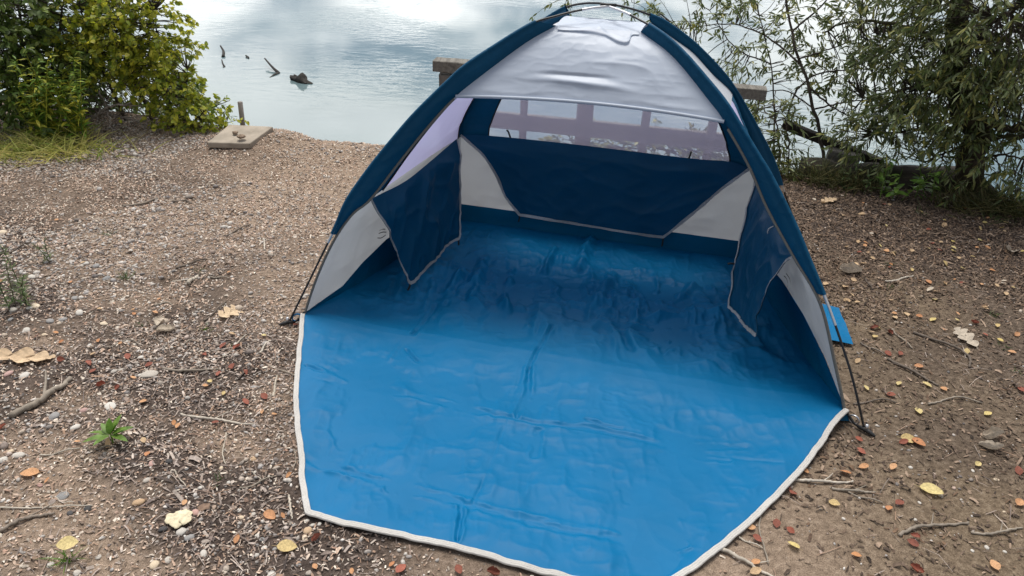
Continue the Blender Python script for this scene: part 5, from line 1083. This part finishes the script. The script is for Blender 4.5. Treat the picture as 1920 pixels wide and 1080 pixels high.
# small plants on the ground
stemweed('spindly_weed', 'tall spindly green weed at the far left edge', 'wild plant', [(28, 570), (45, 560), (38, 540), (20, 585), (50, 575)], DULLG, .17, .035, .006, 44, bend=.12)
stemweed('spindly_weed', 'thin single spindly weed standing on the far gravel', 'wild plant', [(92, 492), (96, 488)], DULLG, .13, .026, .005, 34, bend=.1)
def seedling():
    p = gnd(212, 832); root = empty('seedling', p, 'bright green broad leaved seedling on the soil in the lower left', 'seedling'); n = 11; az = np.array([2.9, .35, 1.2, 2.0, .8, -.4, 3.6, 1.6, .1, 2.5, 4.5]); el = np.array([.15, .45, .9, .8, 1.1, .3, .2, 1.3, .7, .6, .5])
    A = np.stack([np.cos(az) * np.cos(el), np.sin(az) * np.cos(el), np.sin(el)], 1); P0 = p + np.array([0, 0, .035]) + A * .004; mk('leaves', *leafcloud(P0, A, nrmz(np.array([0, 0, 1.]) + rng.normal(0, .15, (n, 3))), rng.uniform(.05, .075, n), .022, droop=.25), GREEN, root)
    s = MB(); s.tube(np.array([p, p + [.002, 0, .02], p + [0, 0, .04]]), .003, .002, 6); s.build('stem', GREEN, root)
    mk('withered_leaf', *leafcloud(np.array([p + [-.003, -.008, .035]]), np.array([[-.1, -.35, -.9]]), np.array([[0., -1, .3]]), .05, .018, droop=.1), LM['T'], root)
seedling()
for px, py, n, h, lab in ((235, 522, 26, .05, 'small tuft of thin grass on the far gravel left of the tent'), (383, 618, 22, .028, 'tiny bright green rosette beside the pale oak leaf'), (128, 1048, 26, .07, 'sprig of green grass holding up a yellow leaf in the lower left'), (202, 440, 18, .05, 'faint tuft of grass far left behind the gravel'), (268, 610, 12, .03, 'wisp of grass beside the orange leaf pair left of the tent'), (436, 650, 10, .025, None), (413, 900, 12, .03, None), (375, 508, 12, .03, None), (1665, 500, 18, .05, 'small sprouting weed among leaves right of the tent'), (1672, 540, 16, .04, None), (1860, 590, 22, .035, 'mossy green tuft on the soil at the right edge'), (1880, 650, 16, .03, None), (1720, 400, 14, .05, None), (1860, 410, 16, .08, None), (1912, 700, 14, .03, None)):
    grass('grass_tuft', lab or f'tiny wisp of grass among the litter {"right" if px > 1200 else "left"} of the tent', 'grass', [(px, py)], GREEN if px in (383, 128) else DULLG, n, h, .0035, .012, .7, group='grass tufts on the ground')

# things floating in the lake
FLO = barky('wet_driftwood', (.015, .014, .013), (.07, .065, .06), scale=(20, 20, 20), bump=.5)
def wp(px, py): return G(px, py, WATER_Z)
def floater(pls, r, label, name='floating_branch'):
    mb = MB(); org = None
    for pl in pls:
        pts = np.array([wp(x, y) + np.array([0, 0, h]) for x, y, h in pl]); org = pts[0] if org is None else org; mb.tube(spline(pts, 12), r, r * .5, 6, cap=True)
    tag(mb.build(name, FLO, origin=org), label, 'branch', 'branches sticking out of the lake')
floater([[(523, 137, 0), (512, 132, .03), (498, 122, .07)], [(523, 137, .0), (514, 141, .0), (503, 147, -.01)]], .016, 'forked dark twig poking from the lake beside the driftwood')
floater([[(418, 107, 0), (420, 102, .03), (415, 96, .06)]], .018, 'bent dark stub in the lake nearest to the bramble, upper of two')
floater([[(421, 125, 0), (418, 122, .02), (417, 119, .04)], [(421, 125, 0), (417, 129, -.01)]], .011, 'small forked twig in the lake below the bent stub')
floater([[(466, 108, 0), (461, 107, .02)], [(466, 110, 0), (461, 106, .01)]], .012, 'tiny dark twig in the lake between the stub and the forked twig')
V, FC = I2; q = V * (1 + .9 * (np.array([fbm(np.array([a[0] * 3]), np.array([a[1] * 2 + a[2]]), 400, 3)[0] for a in V]) - .5))[:, None] * [.125, .05, .05] + np.stack([.05 * np.clip(V[:, 0], 0, 1) ** 3, -.02 * V[:, 0], .022 * np.sin(V[:, 0] * 5) * (V[:, 2] > 0)], 1)
q = q @ np.array([[math.cos(-.5), math.sin(-.5), 0], [-math.sin(-.5), math.cos(-.5), 0], [0, 0, 1]]); c = wp(562, 152)
mb = MB(); mb.add(q + c + [0, 0, .01], FC); tag(mb.build('driftwood', FLO, origin=c), 'dark lump of driftwood floating on the lake', 'driftwood')
